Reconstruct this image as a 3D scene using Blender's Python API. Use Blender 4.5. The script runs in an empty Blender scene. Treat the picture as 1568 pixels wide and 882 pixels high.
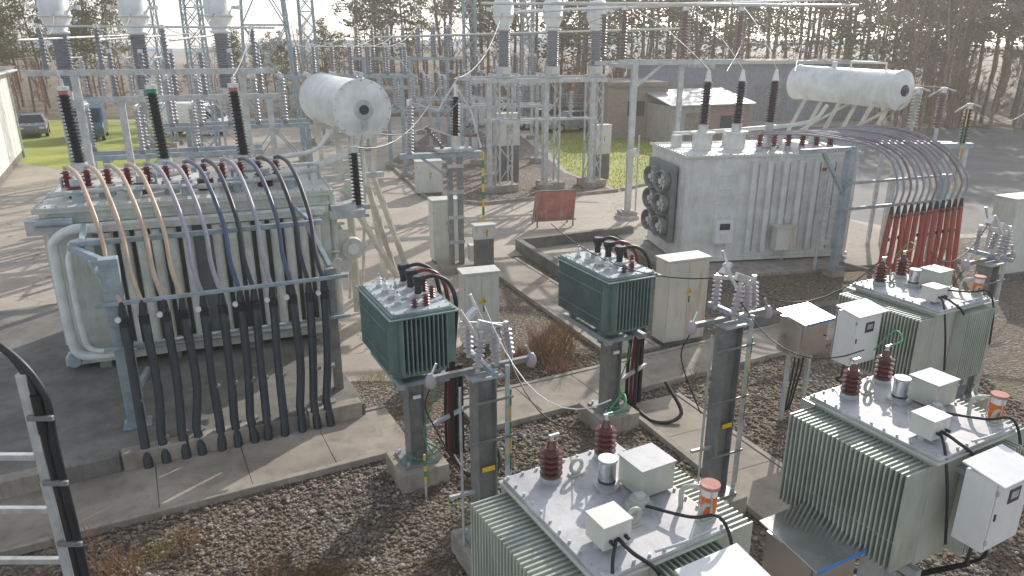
import bpy, math, random
from mathutils import Vector, Matrix, Euler
import numpy as np
random.seed(7); np.random.seed(7)
rad=math.radians
U=random.uniform
scene=bpy.context.scene

# ---------------------------------------------------------------- materials
def newmat(name):
    m=bpy.data.materials.new(name); m.use_nodes=True
    nt=m.node_tree; p=nt.nodes['Principled BSDF']
    return m,nt,p
def ramp(nt,fac,stops):
    r=nt.nodes.new('ShaderNodeValToRGB'); e=r.color_ramp.elements
    while len(e)<len(stops): e.new(0.5)
    for i,(pos,c) in enumerate(stops):
        e[i].position=pos; e[i].color=(c[0],c[1],c[2],1)
    nt.links.new(fac,r.inputs[0]); return r.outputs[0]
def mixc(nt,fac,a,b,mode='MIX'):
    n=nt.nodes.new('ShaderNodeMix'); n.data_type='RGBA'; n.blend_type=mode
    for k,v in ((0,fac),(6,a),(7,b)):
        if isinstance(v,(int,float)): n.inputs[k].default_value=v
        elif isinstance(v,tuple): n.inputs[k].default_value=(v[0],v[1],v[2],1)
        else: nt.links.new(v,n.inputs[k])
    return n.outputs[2]
def coords(nt,scale=(1,1,1),kind='Object'):
    tc=nt.nodes.new('ShaderNodeTexCoord'); mp=nt.nodes.new('ShaderNodeMapping')
    mp.inputs['Scale'].default_value=scale
    nt.links.new(tc.outputs[kind],mp.inputs[0]); return mp.outputs[0]
def noise(nt,co,scale,detail=3,rough=.6):
    n=nt.nodes.new('ShaderNodeTexNoise'); n.inputs['Scale'].default_value=scale
    n.inputs['Detail'].default_value=detail; n.inputs['Roughness'].default_value=rough
    nt.links.new(co,n.inputs['Vector']); return n.outputs[0]
def bumpn(nt,p,h,strength,dist):
    b=nt.nodes.new('ShaderNodeBump'); b.inputs['Strength'].default_value=strength
    b.inputs['Distance'].default_value=dist
    nt.links.new(h,b.inputs['Height']); nt.links.new(b.outputs[0],p.inputs['Normal'])
def mat(name,col,rough=.5,metal=0,var=.15,scale=2.5,dirt=(.12,.09,.06),damt=.25,streak=True,bump=.0,bscale=60,spec=.5):
    m,nt,p=newmat(name)
    co=coords(nt)
    n1=noise(nt,co,scale)
    lo=tuple(c*(1-var) for c in col); hi=tuple(min(1,c*(1+var)) for c in col)
    c=ramp(nt,n1,[(.3,lo),(.7,hi)])
    if damt>0:
        co2=coords(nt,(1,1,.18) if streak else (1,1,1))
        n2=noise(nt,co2,scale*3.2,5,.7)
        f=ramp(nt,n2,[(.5,(0,0,0)),(.74,(damt,)*3)])
        c=mixc(nt,f,c,dirt)
    nt.links.new(c,p.inputs['Base Color'])
    rr=ramp(nt,n1,[(.3,(max(.05,rough-.1),)*3),(.7,(min(1,rough+.12),)*3)])
    nt.links.new(rr,p.inputs['Roughness'])
    p.inputs['Metallic'].default_value=metal
    p.inputs['Specular IOR Level'].default_value=spec
    if bump>0: bumpn(nt,p,noise(nt,co,bscale,3),bump,.01)
    return m
M={}
M['tank']=mat('tank_paint_grey_green',(.60,.62,.57),.5,damt=.45,dirt=(.25,.23,.19))
M['tankd']=mat('rib_gap_shade_cooler_dark',(.22,.24,.23),.6)  # dark tone: shade painted between tank ribs, also the fan cooler box
M['tankR']=mat('tank_paint_light_grey',(.68,.69,.66),.5,damt=.3,dirt=(.3,.27,.22))
M['cons']=mat('conservator_paint',(.74,.77,.75),.4,damt=.28,dirt=(.4,.38,.33))
M['green']=mat('grey_teal_enamel',(.17,.255,.235),.38,var=.2,damt=.15)
M['greenlt']=mat('teal_cover_weathered',(.42,.47,.48),.5,var=.3,damt=.5,dirt=(.15,.18,.18),streak=False)
M['sage']=mat('sage_enamel',(.50,.52,.46),.42,var=.12,damt=.35,dirt=(.25,.22,.17))
M['sagedk']=mat('sage_fin_enamel',(.44,.475,.41),.42,var=.15,damt=.3)
M['cover']=mat('cover_plate_galvanised',(.47,.475,.50),.55,.0,var=.25,damt=.65,dirt=(.24,.22,.20),streak=False)
M['galv']=mat('galvanised_steel',(.50,.52,.53),.5,.2,var=.22,scale=5,damt=.35,dirt=(.22,.21,.2))
M['galvd']=mat('galvanised_steel_dark',(.25,.26,.26),.5,.2,var=.25,scale=5,damt=.4,dirt=(.15,.12,.08))
M['bluest']=mat('blue_grey_steel',(.33,.40,.44),.5,.15,var=.25,scale=5,damt=.3,dirt=(.3,.31,.3))
M['alu']=mat('aluminium',(.66,.67,.68),.35,.75,var=.1,damt=.1)
M['chrome']=mat('stainless_sheet',(.72,.73,.74),.2,.95,var=.08,damt=.1)
M['black']=mat('black_rubber',(.022,.024,.028),.5,var=.3,damt=.25,dirt=(.10,.10,.10))
M['cableD']=mat('cable_dark_slate',(.030,.036,.046),.45,var=.3,damt=.25,dirt=(.11,.11,.12))
M['cableB']=mat('cable_blue',(.06,.085,.15),.4,damt=.15)
M['cableL']=mat('cable_lilac',(.33,.31,.37),.4,damt=.2)
M['cableT']=mat('cable_tan',(.52,.39,.28),.4,damt=.2)
M['cableR']=mat('cable_red',(.40,.075,.055),.45,damt=.3)
M['maroon']=mat('maroon_sleeve',(.18,.03,.035),.35,damt=.1)
M['brown']=mat('brown_porcelain',(.12,.04,.035),.14,var=.2,damt=.1)
M['brownm']=mat('brown_grey_porcelain',(.24,.17,.17),.2,var=.2,damt=.15)
M['purple']=mat('dark_polymer_insulator',(.05,.03,.045),.3,var=.2,damt=.1)
M['greyins']=mat('grey_porcelain',(.42,.43,.46),.25,var=.15,damt=.2)
M['greyind']=mat('slate_porcelain',(.27,.28,.32),.3,var=.15,damt=.2)
M['pinkins']=mat('lilac_polymer_insulator',(.42,.38,.42),.35,var=.15,damt=.2)
M['white']=mat('white_enamel',(.80,.81,.81),.35,var=.05,damt=.2,dirt=(.4,.38,.33))
M['whiteg']=mat('white_porcelain',(.75,.75,.74),.2,var=.05,damt=.1)
M['cab']=mat('cabinet_paint',(.64,.65,.60),.5,var=.08,damt=.35,dirt=(.33,.28,.2))
M['cabr']=mat('cabinet_paint_rusty',(.64,.62,.56),.55,var=.1,damt=.8,dirt=(.46,.26,.11),scale=.9)
M['yellow']=mat('warning_yellow',(.8,.52,.03),.5,damt=.1)
M['stripeG']=mat('earth_stripe_green',(.04,.28,.12),.5,damt=.1)
M['orange']=mat('silica_gel_orange',(.75,.17,.03),.3,var=.25,scale=30,damt=.0)
M['conc']=mat('concrete_old',(.36,.325,.28),.9,var=.25,scale=3,damt=.5,dirt=(.13,.11,.08),bump=.5,bscale=80)
M['concd']=mat('concrete_damp',(.20,.19,.175),.85,var=.35,scale=1.5,damt=.5,dirt=(.08,.08,.055),bump=.5,bscale=60)
M['slab']=mat('paving_slab',(.35,.305,.255),.9,var=.28,scale=1.0,damt=.6,dirt=(.16,.135,.10),streak=False,bump=.5,bscale=90)
M['rustred']=mat('weathered_red_board',(.42,.17,.14),.7,var=.25,damt=.7,dirt=(.50,.40,.35))
M['wood']=mat('grey_timber',(.26,.23,.19),.85,var=.3,damt=.3)
M['wire']=mat('conductor_aluminium',(.30,.30,.31),.5,.3,damt=.1)
M['tyre']=mat('tyre',(.02,.02,.02),.8)
M['glass']=mat('car_glass',(.03,.04,.05),.08,damt=.0)
M['dial']=mat('dial_dark',(.06,.06,.08),.2,damt=.0)
M['film']=mat('blue_protective_film',(.06,.25,.75),.3,damt=.05)
M['pcream']=mat('cream_steel',(.62,.61,.53),.5,damt=.3)
M['bark']=mat('bark',(.21,.15,.105),.9,var=.35,scale=6,damt=0)
M['barkl']=mat('bark_birch',(.31,.25,.20),.85,var=.4,scale=4,damt=0)
M['drytwig']=mat('dry_twig',(.32,.19,.11),.9,var=.4,damt=0)

def leafmat(name,a,b):
    m,nt,p=newmat(name)
    co=coords(nt)
    c=ramp(nt,noise(nt,co,1.1,2),[(.35,a),(.65,b)])
    oi=nt.nodes.new('ShaderNodeObjectInfo')
    c=mixc(nt,ramp(nt,oi.outputs['Random'],[(0,(0,0,0)),(1,(.6,.6,.6))]),c,(.18,.13,.06))
    nt.links.new(c,p.inputs['Base Color']); p.inputs['Roughness'].default_value=.8
    p.inputs['Specular IOR Level'].default_value=.1
    t=nt.nodes.new('ShaderNodeBsdfTranslucent'); nt.links.new(c,t.inputs[0])
    mx=nt.nodes.new('ShaderNodeMixShader'); mx.inputs[0].default_value=.4
    out=nt.nodes['Material Output']
    nt.links.new(p.outputs[0],mx.inputs[1]); nt.links.new(t.outputs[0],mx.inputs[2]); nt.links.new(mx.outputs[0],out.inputs[0])
    return m
M['needle']=leafmat('pine_needles',(.06,.085,.03),(.17,.19,.07))
M['drygrass']=leafmat('dry_grass_blade',(.24,.18,.08),(.38,.30,.14))
M['grassb']=leafmat('green_grass_blade',(.24,.29,.04),(.42,.44,.08))

def gravelmat(name,scale,stops,big=(.19,.135,.085),bigf=.5,bstr=.9):
    m,nt,p=newmat(name); co=coords(nt)
    v=nt.nodes.new('ShaderNodeTexVoronoi'); v.inputs['Scale'].default_value=scale
    nt.links.new(co,v.inputs['Vector'])
    sep=nt.nodes.new('ShaderNodeSeparateColor'); nt.links.new(v.outputs['Color'],sep.inputs[0])
    c=ramp(nt,sep.outputs[0],stops)
    dk=ramp(nt,v.outputs['Distance'],[(.3,(1,1,1)),(.75,(.3,.3,.3))])
    c=mixc(nt,1.0,c,dk,'MULTIPLY')
    f=ramp(nt,noise(nt,co,.55,5,.65),[(.42,(0,0,0)),(.6,(bigf,)*3)])
    c=mixc(nt,f,c,big)
    g2=ramp(nt,noise(nt,co,.8,4,.7),[(.56,(0,0,0)),(.68,(.55,.55,.55))])
    c=mixc(nt,g2,c,(.13,.14,.05))
    nt.links.new(c,p.inputs['Base Color']); p.inputs['Roughness'].default_value=.9
    inv=nt.nodes.new('ShaderNodeMath'); inv.operation='SUBTRACT'; inv.inputs[0].default_value=1
    nt.links.new(v.outputs['Distance'],inv.inputs[1])
    bumpn(nt,p,inv.outputs[0],bstr,.03)
    return m
M['gravel']=gravelmat('gravel',20,[(0,(.10,.08,.06)),(.5,(.22,.18,.145)),(.85,(.30,.26,.22)),(1,(.44,.40,.36))],bigf=.65)
M['gravelr']=gravelmat('ballast_reddish',14,[(0,(.16,.115,.10)),(.5,(.29,.23,.205)),(1,(.44,.38,.35))],bigf=.25)
def stonemat():
    m,nt,p=newmat('stone'); co=coords(nt)
    v=nt.nodes.new('ShaderNodeTexVoronoi'); v.inputs['Scale'].default_value=9
    nt.links.new(co,v.inputs['Vector'])
    sep=nt.nodes.new('ShaderNodeSeparateColor'); nt.links.new(v.outputs['Color'],sep.inputs[0])
    c=ramp(nt,sep.outputs[1],[(0,(.11,.085,.065)),(.45,(.23,.19,.15)),(.8,(.32,.28,.235)),(1,(.47,.43,.38))])
    c=mixc(nt,ramp(nt,noise(nt,co,.5,5),[(.45,(0,0,0)),(.6,(.6,.6,.6))]),c,(.19,.14,.09))
    nt.links.new(c,p.inputs['Base Color']); p.inputs['Roughness'].default_value=.85
    return m
M['stone']=stonemat()
def pavemat(name,a,b,crack=True,stain=(.18,.155,.13)):
    m,nt,p=newmat(name); co=coords(nt)
    c=ramp(nt,noise(nt,co,.35,6,.65),[(.35,a),(.65,b)])
    g=ramp(nt,noise(nt,co,45,2,.7),[(.3,(.75,.75,.75)),(.7,(1.15,1.15,1.15))])
    c=mixc(nt,1.0,c,g,'MULTIPLY')
    c=mixc(nt,ramp(nt,noise(nt,co,.9,5,.75),[(.55,(0,0,0)),(.75,(.5,.5,.5))]),c,stain)
    if crack:
        v=nt.nodes.new('ShaderNodeTexVoronoi'); v.feature='DISTANCE_TO_EDGE'; v.inputs['Scale'].default_value=.33
        co2=nt.nodes.new('ShaderNodeVectorMath'); co2.operation='ADD'
        nn=nt.nodes.new('ShaderNodeTexNoise'); nn.inputs['Scale'].default_value=1.2; nn.inputs['Detail'].default_value=4
        nt.links.new(co,nn.inputs['Vector'])
        nt.links.new(co,co2.inputs[0]); nt.links.new(nn.outputs['Color'],co2.inputs[1])
        nt.links.new(co2.outputs[0],v.inputs['Vector'])
        c=mixc(nt,ramp(nt,v.outputs['Distance'],[(0,(.7,.7,.7)),(.008,(0,0,0))]),c,(.09,.08,.06))
    nt.links.new(c,p.inputs['Base Color']); p.inputs['Roughness'].default_value=.85
    bumpn(nt,p,noise(nt,co,50,2),.35,.01)
    return m
M['pave']=pavemat('yard_concrete',(.40,.345,.29),(.52,.46,.39))
M['asph']=pavemat('asphalt',(.16,.155,.155),(.24,.23,.22))
M['soil']=pavemat('forest_floor',(.13,.10,.065),(.25,.19,.12),False,(.10,.11,.05))
M['grass']=pavemat('grass_lawn',(.28,.33,.05),(.43,.44,.10),False,(.28,.25,.10))
M['hillm']=mat('distant_hill',(.24,.31,.38),.95,var=.1,scale=.01,damt=0,spec=.1)
def brickmat(name,a,b):
    m,nt,p=newmat(name)
    tc=nt.nodes.new('ShaderNodeTexCoord')
    sx=nt.nodes.new('ShaderNodeSeparateXYZ'); nt.links.new(tc.outputs['Object'],sx.inputs[0])
    ad=nt.nodes.new('ShaderNodeMath'); nt.links.new(sx.outputs[0],ad.inputs[0]); nt.links.new(sx.outputs[1],ad.inputs[1])
    cx=nt.nodes.new('ShaderNodeCombineXYZ'); nt.links.new(ad.outputs[0],cx.inputs[0]); nt.links.new(sx.outputs[2],cx.inputs[1])
    br=nt.nodes.new('ShaderNodeTexBrick'); br.inputs['Scale'].default_value=1
    br.inputs['Brick Width'].default_value=.25; br.inputs['Row Height'].default_value=.085; br.inputs['Mortar Size'].default_value=.012
    br.inputs['Color1'].default_value=(*a,1); br.inputs['Color2'].default_value=(*b,1); br.inputs['Mortar'].default_value=(.34,.32,.29,1)
    nt.links.new(cx.outputs[0],br.inputs['Vector'])
    nt.links.new(br.outputs[0],p.inputs['Base Color']); p.inputs['Roughness'].default_value=.9
    return m
M['brick']=brickmat('brick_yellow_brown',(.38,.27,.20),(.29,.20,.15))
M['brickr']=brickmat('brick_red',(.38,.18,.13),(.28,.13,.09))
M['corr']=mat('corrugated_cladding',(.30,.32,.37),.6,damt=.2)
M['corrl']=mat('shed_cladding',(.42,.40,.38),.7,damt=.5,dirt=(.32,.18,.12))
M['roofd']=mat('felt_roof',(.22,.19,.19),.9,damt=.2)
M['render']=mat('white_render',(.78,.79,.75),.85,var=.06,damt=.15,dirt=(.35,.33,.28))

# ---------------------------------------------------------------- mesh builder
class B:
    def __init__(s,name,org=(0,0,0),th=0):
        s.name=name; s.v=[];s.f=[];s.mi=[];s.sm=[];s.mats=[]
        if len(org)==2: org=(org[0],org[1],0)
        s.O=Matrix.Translation(org)@Matrix.Rotation(rad(th),4,'Z'); s.M=s.O.copy()
    def world(s): s.M=Matrix.Identity(4)
    def local(s): s.M=s.O.copy()
    def add(s,vs,fs,m,smooth=False):
        if m not in s.mats: s.mats.append(m)
        k=s.mats.index(m); n=len(s.v)
        for v in vs: s.v.append(s.M@Vector(v))
        for f in fs:
            s.f.append([i+n for i in f]); s.mi.append(k); s.sm.append(smooth)
    def bx(s,x0,x1,y0,y1,z0,z1,m):
        s.add([(x0,y0,z0),(x1,y0,z0),(x1,y1,z0),(x0,y1,z0),(x0,y0,z1),(x1,y0,z1),(x1,y1,z1),(x0,y1,z1)],
              [(0,3,2,1),(4,5,6,7),(0,1,5,4),(1,2,6,5),(2,3,7,6),(3,0,4,7)],m)
    def box(s,c,d,m,rot=None):
        if rot is None:
            s.bx(c[0]-d[0]/2,c[0]+d[0]/2,c[1]-d[1]/2,c[1]+d[1]/2,c[2]-d[2]/2,c[2]+d[2]/2,m); return
        old=s.M; s.M=s.M@Matrix.Translation(c)@Euler([rad(a) for a in rot]).to_matrix().to_4x4()
        s.bx(-d[0]/2,d[0]/2,-d[1]/2,d[1]/2,-d[2]/2,d[2]/2,m); s.M=old
    def beam(s,p0,p1,w,h,m):
        p0=Vector(p0);p1=Vector(p1);d=p1-p0;L=d.length
        if L<1e-5: return
        q=d.to_track_quat('X','Z')
        old=s.M; s.M=s.M@Matrix.Translation((p0+p1)/2)@q.to_matrix().to_4x4()
        s.bx(-L/2,L/2,-w/2,w/2,-h/2,h/2,m); s.M=old
    def lathe(s,p0,ax,prof,m,seg=12,smooth=True,capa=True,capb=True):
        p0=Vector(p0);ax=Vector(ax).normalized()
        q=ax.to_track_quat('Z','Y'); X=q@Vector((1,0,0));Y=q@Vector((0,1,0))
        vs=[];fs=[]
        for r,h in prof:
            for i in range(seg):
                a=2*math.pi*i/seg
                vs.append(p0+ax*h+X*(r*math.cos(a))+Y*(r*math.sin(a)))
        for k in range(len(prof)-1):
            for i in range(seg):
                j=(i+1)%seg
                fs.append((k*seg+i,k*seg+j,(k+1)*seg+j,(k+1)*seg+i))
        s.add(vs,fs,m,smooth)
        n=(len(prof)-1)*seg
        if capa and prof[0][0]>1e-4: s.add(vs[:seg],[tuple(range(seg))[::-1]],m)
        if capb and prof[-1][0]>1e-4: s.add(vs[n:],[tuple(range(seg))],m)
    def cyl(s,p0,p1,r,m,r1=None,seg=12,caps=True):
        d=Vector(p1)-Vector(p0)
        s.lathe(p0,d,[(r,0),(r if r1 is None else r1,d.length)],m,seg,True,caps,caps)
    def ins(s,p0,p1,rc,rs,n,m,seg=12):
        d=Vector(p1)-Vector(p0);L=d.length;pr=[(rc,0)];p=L/n
        for i in range(n):
            z=i*p; pr+=[(rc,z+.25*p),(rs,z+.42*p),(rs*.97,z+.52*p),(rc,z+.72*p)]
        pr.append((rc,L)); s.lathe(p0,d,pr,m,seg)
    def tube(s,pts,r,m,seg=8,caps=True):
        pts=[Vector(p) for p in pts]
        n=len(pts); T=[]
        for i in range(n):
            a=pts[max(0,i-1)];b=pts[min(n-1,i+1)];T.append((b-a).normalized())
        u=T[0].orthogonal().normalized(); vs=[];fs=[]
        for i in range(n):
            u=(u-T[i]*u.dot(T[i])).normalized(); w=T[i].cross(u)
            for k in range(seg):
                a=2*math.pi*k/seg; vs.append(pts[i]+u*(r*math.cos(a))+w*(r*math.sin(a)))
        for i in range(n-1):
            for k in range(seg):
                j=(k+1)%seg; fs.append((i*seg+k,i*seg+j,(i+1)*seg+j,(i+1)*seg+k))
        s.add(vs,fs,m,True)
        if caps:
            s.add(vs[:seg],[tuple(range(seg))[::-1]],m); s.add(vs[-seg:],[tuple(range(seg))],m)
    def poly(s,pts,z,m): s.add([(x,y,z) for x,y in pts],[tuple(range(len(pts)))],m)
    def slabpoly(s,pts,z0,z1,m):
        n=len(pts)
        s.add([(x,y,z0) for x,y in pts]+[(x,y,z1) for x,y in pts],
              [tuple(range(n,2*n))]+[(i,(i+1)%n,(i+1)%n+n,i+n) for i in range(n)],m)
    def prism(s,prof,y0,y1,m,inset=0):
        n=len(prof)
        s.add([(x,y0,z) for x,z in prof]+[(x,y1,z) for x,z in prof],
              [tuple(range(n)),tuple(range(2*n-1,n-1,-1))]+[(i,i+n,(i+1)%n+n,(i+1)%n) for i in range(n)],m)
    def done(s,bevel=0):
        me=bpy.data.meshes.new(s.name); inv=s.O.inverted()
        me.from_pydata([tuple(inv@v) for v in s.v],[],s.f)
        for k in s.mats: me.materials.append(M[k])
        me.polygons.foreach_set('material_index',s.mi)
        me.polygons.foreach_set('use_smooth',s.sm); me.update()
        ob=bpy.data.objects.new(s.name,me); scene.collection.objects.link(ob)
        ob.matrix_world=s.O
        if bevel>0:
            md=ob.modifiers.new('bevel','BEVEL'); md.width=bevel; md.segments=1; md.limit_method='ANGLE'; md.angle_limit=rad(50)
        return ob
def spline(pts,n=8):
    P=[Vector(p) for p in pts]; P=[P[0]*2-P[1]]+P+[P[-1]*2-P[-2]]; out=[]
    for i in range(1,len(P)-2):
        for k in range(n):
            t=k/n;a,b,c,d=P[i-1],P[i],P[i+1],P[i+2]
            out.append(.5*((2*b)+(c-a)*t+(2*a-5*b+4*c-d)*t*t+(3*b-a-3*c+d)*t**3))
    out.append(P[-2]); return out
def lerp(a,b,t): return tuple(a[i]+(b[i]-a[i])*t for i in range(len(a)))
def sag(a,b,s,n=10): 
    return [Vector(lerp(a,b,i/n))-Vector((0,0,s*4*(i/n)*(1-i/n))) for i in range(n+1)]

# ---------------------------------------------------------------- ground
g=B('ground'); g.poly([(-1500,-200),(1500,-200),(1500,1500),(-1500,1500)],0,'soil'); g.done()
g=B('yard_pavement'); g.poly([(-34,-6),(30,-6),(30,20),(34,62),(-10,66),(-46,62)],.004,'pave'); g.done()
g=B('asphalt_road'); g.poly([(9,30.5),(14,23.5),(60,26),(70,52),(20,58),(10.5,42)],.008,'asph'); g.done()
g=B('gravel_bed'); g.poly([(-18,-2),(18,-2),(22,19),(14,22.6),(4,22),(-1,20.5),(-.75,15),(-1.3,12.3),(-3.5,12.3),(-16,8.3)],.008,'gravel'); g.done()
ballast=[(-6.7,39),(-3.6,29.5),(-1.2,28.2),(4.6,31.0),(2.6,36),(.6,52),(-6,54)]
g=B('ballast_bed'); g.poly(ballast,.009,'gravelr'); g.done()
lawn=[(.8,60),(2.8,36.2),(4.8,31.2),(9.6,36),(11,60)]
g=B('grass_lawn'); g.poly(lawn,.012,'grass'); g.done()
lawn2=[(-34,44),(-22,36),(-19,38),(-26,62),(-44,62)]
g=B('grass_lawn'); g.poly(lawn2,.008,'grass'); g.done()
g=B('kerb')
for pl in (ballast[:4],lawn[2:4]):
    for a,b in zip(pl[:-1],pl[1:]): g.beam((a[0],a[1],.06),(b[0],b[1],.06),.16,.13,'conc')
g.done(.01)
g=B('gravel_verge'); g.poly([(13,22.7),(14.5,23),(60,25),(60,10),(22,12),(22.2,19)],.0085,'gravelr'); g.done()

def blades(name,pts,m,hmin,hmax,w):
    n=len(pts);vs=np.zeros((n*3,3));
    for i,(x,y,z) in enumerate(pts):
        a=U(0,6.28);h=U(hmin,hmax);dx,dy=math.cos(a)*w,math.sin(a)*w
        vs[3*i]=(x-dx,y-dy,z);vs[3*i+1]=(x+dx,y+dy,z);vs[3*i+2]=(x+U(-.5,.5)*h,y+U(-.5,.5)*h,z+h)
    me=bpy.data.meshes.new(name);me.from_pydata(vs.tolist(),[],[(3*i,3*i+1,3*i+2) for i in range(n)])
    me.materials.append(M[m]);ob=bpy.data.objects.new(name,me);scene.collection.objects.link(ob)
def inpoly(x,y,pl):
    c=False;j=len(pl)-1
    for i in range(len(pl)):
        if (pl[i][1]>y)!=(pl[j][1]>y) and x<(pl[j][0]-pl[i][0])*(y-pl[i][1])/(pl[j][1]-pl[i][1])+pl[i][0]: c=not c
        j=i
    return c
pts=[]
while len(pts)<9000:
    x,y=U(1,10.5),U(31,57)
    if inpoly(x,y,lawn): pts.append((x,y,0))
blades('grass',pts,'grassb',.05,.14,.02)
pts=[]
for cx,cy,r,n in [(-2.3,6.9,.7,1200),(-3.4,6.6,.5,700),(-4.4,7.4,.5,400),(.9,13.4,1.2,900),(2.4,15.5,1.0,500),(-.6,9,.3,150),(2,7.7,.4,200),(7,8.5,1,500),(-1.7,11.2,.5,250),(-2.6,12.4,.5,200),(4.2,12.8,.6,250),(-1.4,6.8,.4,500)]:
    for _ in range(n): 
        a=U(0,6.28);q=r*math.sqrt(U(0,1))*U(.4,1);pts.append((cx+q*math.cos(a),cy+q*math.sin(a)*.7,0))
blades('dry_grass',pts,'drygrass',.04,.16,.005)

def stones2(name,regions,dens):
    t=(1+5**.5)/2
    iv=np.array([(-1,t,0),(1,t,0),(-1,-t,0),(1,-t,0),(0,-1,t),(0,1,t),(0,-1,-t),(0,1,-t),(t,0,-1),(t,0,1),(-t,0,-1),(-t,0,1)])/1.9
    fc=np.array([(0,11,5),(0,5,1),(0,1,7),(0,7,10),(0,10,11),(1,5,9),(5,11,4),(11,10,2),(10,7,6),(7,1,8),(3,9,4),(3,4,2),(3,2,6),(3,6,8),(3,8,9),(4,9,5),(2,4,11),(6,2,10),(8,6,7),(9,8,1)])
    P=[]
    for x0,x1,y0,y1 in regions:
        n=int((x1-x0)*(y1-y0)*dens);P.append(np.stack([np.random.uniform(x0,x1,n),np.random.uniform(y0,y1,n)],1))
    P=np.concatenate(P);n=len(P)
    s=np.random.uniform(.010,.028,n)*(1+(np.random.rand(n)<.12)*.8)
    sc=np.stack([np.ones(n),np.random.uniform(.6,1.1,n),np.random.uniform(.45,.8,n)],1)*s[:,None]
    v=iv[None]*(1+np.random.uniform(-.2,.2,(n,12,1)))*sc[:,None,:]
    a=np.random.rand(n)*6.28;c=np.cos(a)[:,None];si=np.sin(a)[:,None]
    X=v[:,:,0]*c-v[:,:,1]*si+P[:,0:1];Y=v[:,:,0]*si+v[:,:,1]*c+P[:,1:2];Z=v[:,:,2]+s[:,None]*.4+.008
    V=np.stack([X,Y,Z],2).reshape(-1,3);F=(fc[None]+np.arange(n)[:,None,None]*12).reshape(-1,3)
    me=bpy.data.meshes.new(name);me.vertices.add(len(V));me.vertices.foreach_set('co',V.ravel().astype(np.float32))
    me.loops.add(F.size);me.loops.foreach_set('vertex_index',F.ravel().astype(np.int32))
    me.polygons.add(len(F));me.polygons.foreach_set('loop_start',np.arange(0,F.size,3,dtype=np.int32))
    me.update(calc_edges=True);me.materials.append(M['stone'])
    ob=bpy.data.objects.new(name,me);scene.collection.objects.link(ob)
stones2('gravel',[(-5.5,2,6.2,9.6),(2,9,6.2,9.6),(-1.2,9,9.6,13.6)],400)

# ---------------------------------------------------------------- walkways (slabs)
D=Vector((.887,.462));N=Vector((-.462,.887))
def walkway(name,p,length,width,cols,th,z=.10,m='slab',step=1.2):
    b=B(name,(p[0],p[1]),th)
    n=int(length/step);w=width/cols
    for i in range(n):
        for j in range(cols):
            b.box((i*step+step/2,j*w+w/2,z/2+U(-.004,.004)),(step-.007,w-.007,z),m,(U(-.35,.35),U(-.35,.35),U(-.2,.2)))
    b.bx(0,n*step,-.1,-.004,-.02,z+.015,'conc'); b.bx(0,n*step,width+.004,width+.1,-.02,z+.015,'conc')
    return b.done(.006)
th0=27.5
walkway('concrete_walkway',(-12.2,4.35),13,1.35,1,th0)
walkway('concrete_walkway',(-.55,10.4),11.5,1.0,1,th0)
walkway('concrete_walkway',(2.0,11.2),3.9,1.0,1,-66,z=.09)
walkway('concrete_walkway',(-.85,19.9),7.3,1.0,1,-66,z=.09)

g=B('transformer_plinth')
F0=Vector((-4.2,9.95));fl=F0-D*8.0;fr=F0+D*1.95
pad=[tuple(fl),tuple(fr),tuple(fr+N*8.2),tuple(fl+N*8.2)]
g.slabpoly(pad,-.05,.30,'concd')
for i in range(11):
    a=fl+D*(i*.9);c=a+D*.44+N*.06
    g.box((c.x,c.y,.17),(.87,.22,.38),'conc' if i%3 else 'concd',(0,0,th0+U(-.8,.8)))
g.done(.012)
g=B('transformer_plinth'); 
def rt(x,y): 
    c,s=math.cos(rad(12)),math.sin(rad(12)); return (4.77+x*c-y*s,19.6+x*s+y*c)
g.slabpoly([rt(-.6,-1.2),rt(8.3,-1.2),rt(8.3,4.5),rt(-.6,4.5)],-.05,.12,'conc'); g.done(.02)
g=B('concrete_bund_wall')
for a,b2 in (((.2,21.6),(4.0,23.3)),((.2,21.6),(1.6,18.1)),((1.9,17.6),(4.4,18.2)),((5.3,14.9),(9.5,16.6))):
    g.beam((*a,.16),(*b2,.16),.22,.36,'concd')
g.done(.02)

# ---------------------------------------------------------------- left power transformer
def bolts(b,x0,x1,y0,y1,z,step,m='galv',r=.016,h=.03):
    n=int((x1-x0)/step)
    for i in range(n+1):
        x=x0+(x1-x0)*i/n
        for y in (y0,y1): b.cyl((x,y,z),(x,y,z+h),r,m,seg=6)
    n=max(1,int((y1-y0)/step))
    for i in range(1,n):
        y=y0+(y1-y0)*i/n
        for x in (x0,x1): b.cyl((x,y,z),(x,y,z+h),r,m,seg=6)
def valve(b,p,m='bluest'):
    x,y,z=p
    b.cyl((x,y,z),(x,y-.25,z),.07,m); b.cyl((x,y-.1,z),(x,y-.14,z),.12,m); b.cyl((x,y-.25,z),(x,y-.28,z),.11,m,seg=14)
    b.cyl((x,y-.17,z),(x,y-.17,z+.2),.03,m); b.lathe((x,y-.17,z+.2),(0,0,1),[(.09,0),(.09,.02)],'galvd',12)
b=B('power_transformer',(-8.2,12.2,.3),21)
L=4.9;Dp=2.9;H=3.05
b.bx(.22,L,.0,Dp,.25,H-.1,'tank')
b.cyl((.24,.24,.2),(.24,.24,H-.1),.24,'tank',seg=24); b.cyl((.24,Dp-.24,.2),(.24,Dp-.24,H-.1),.24,'tank',seg=24)
b.bx(0,.3,.24,Dp-.24,.2,H-.1,'tank')
b.bx(-.08,L+.1,-.10,Dp+.1,H-.1,H-.05,'tank'); b.bx(-.08,L+.1,-.10,Dp+.1,H-.047,H,'tank')
bolts(b,-.03,L+.05,-.05,Dp+.05,H,.16)
b.bx(-.05,L+.05,-.08,Dp+.08,.10,.25,'tank')
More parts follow.
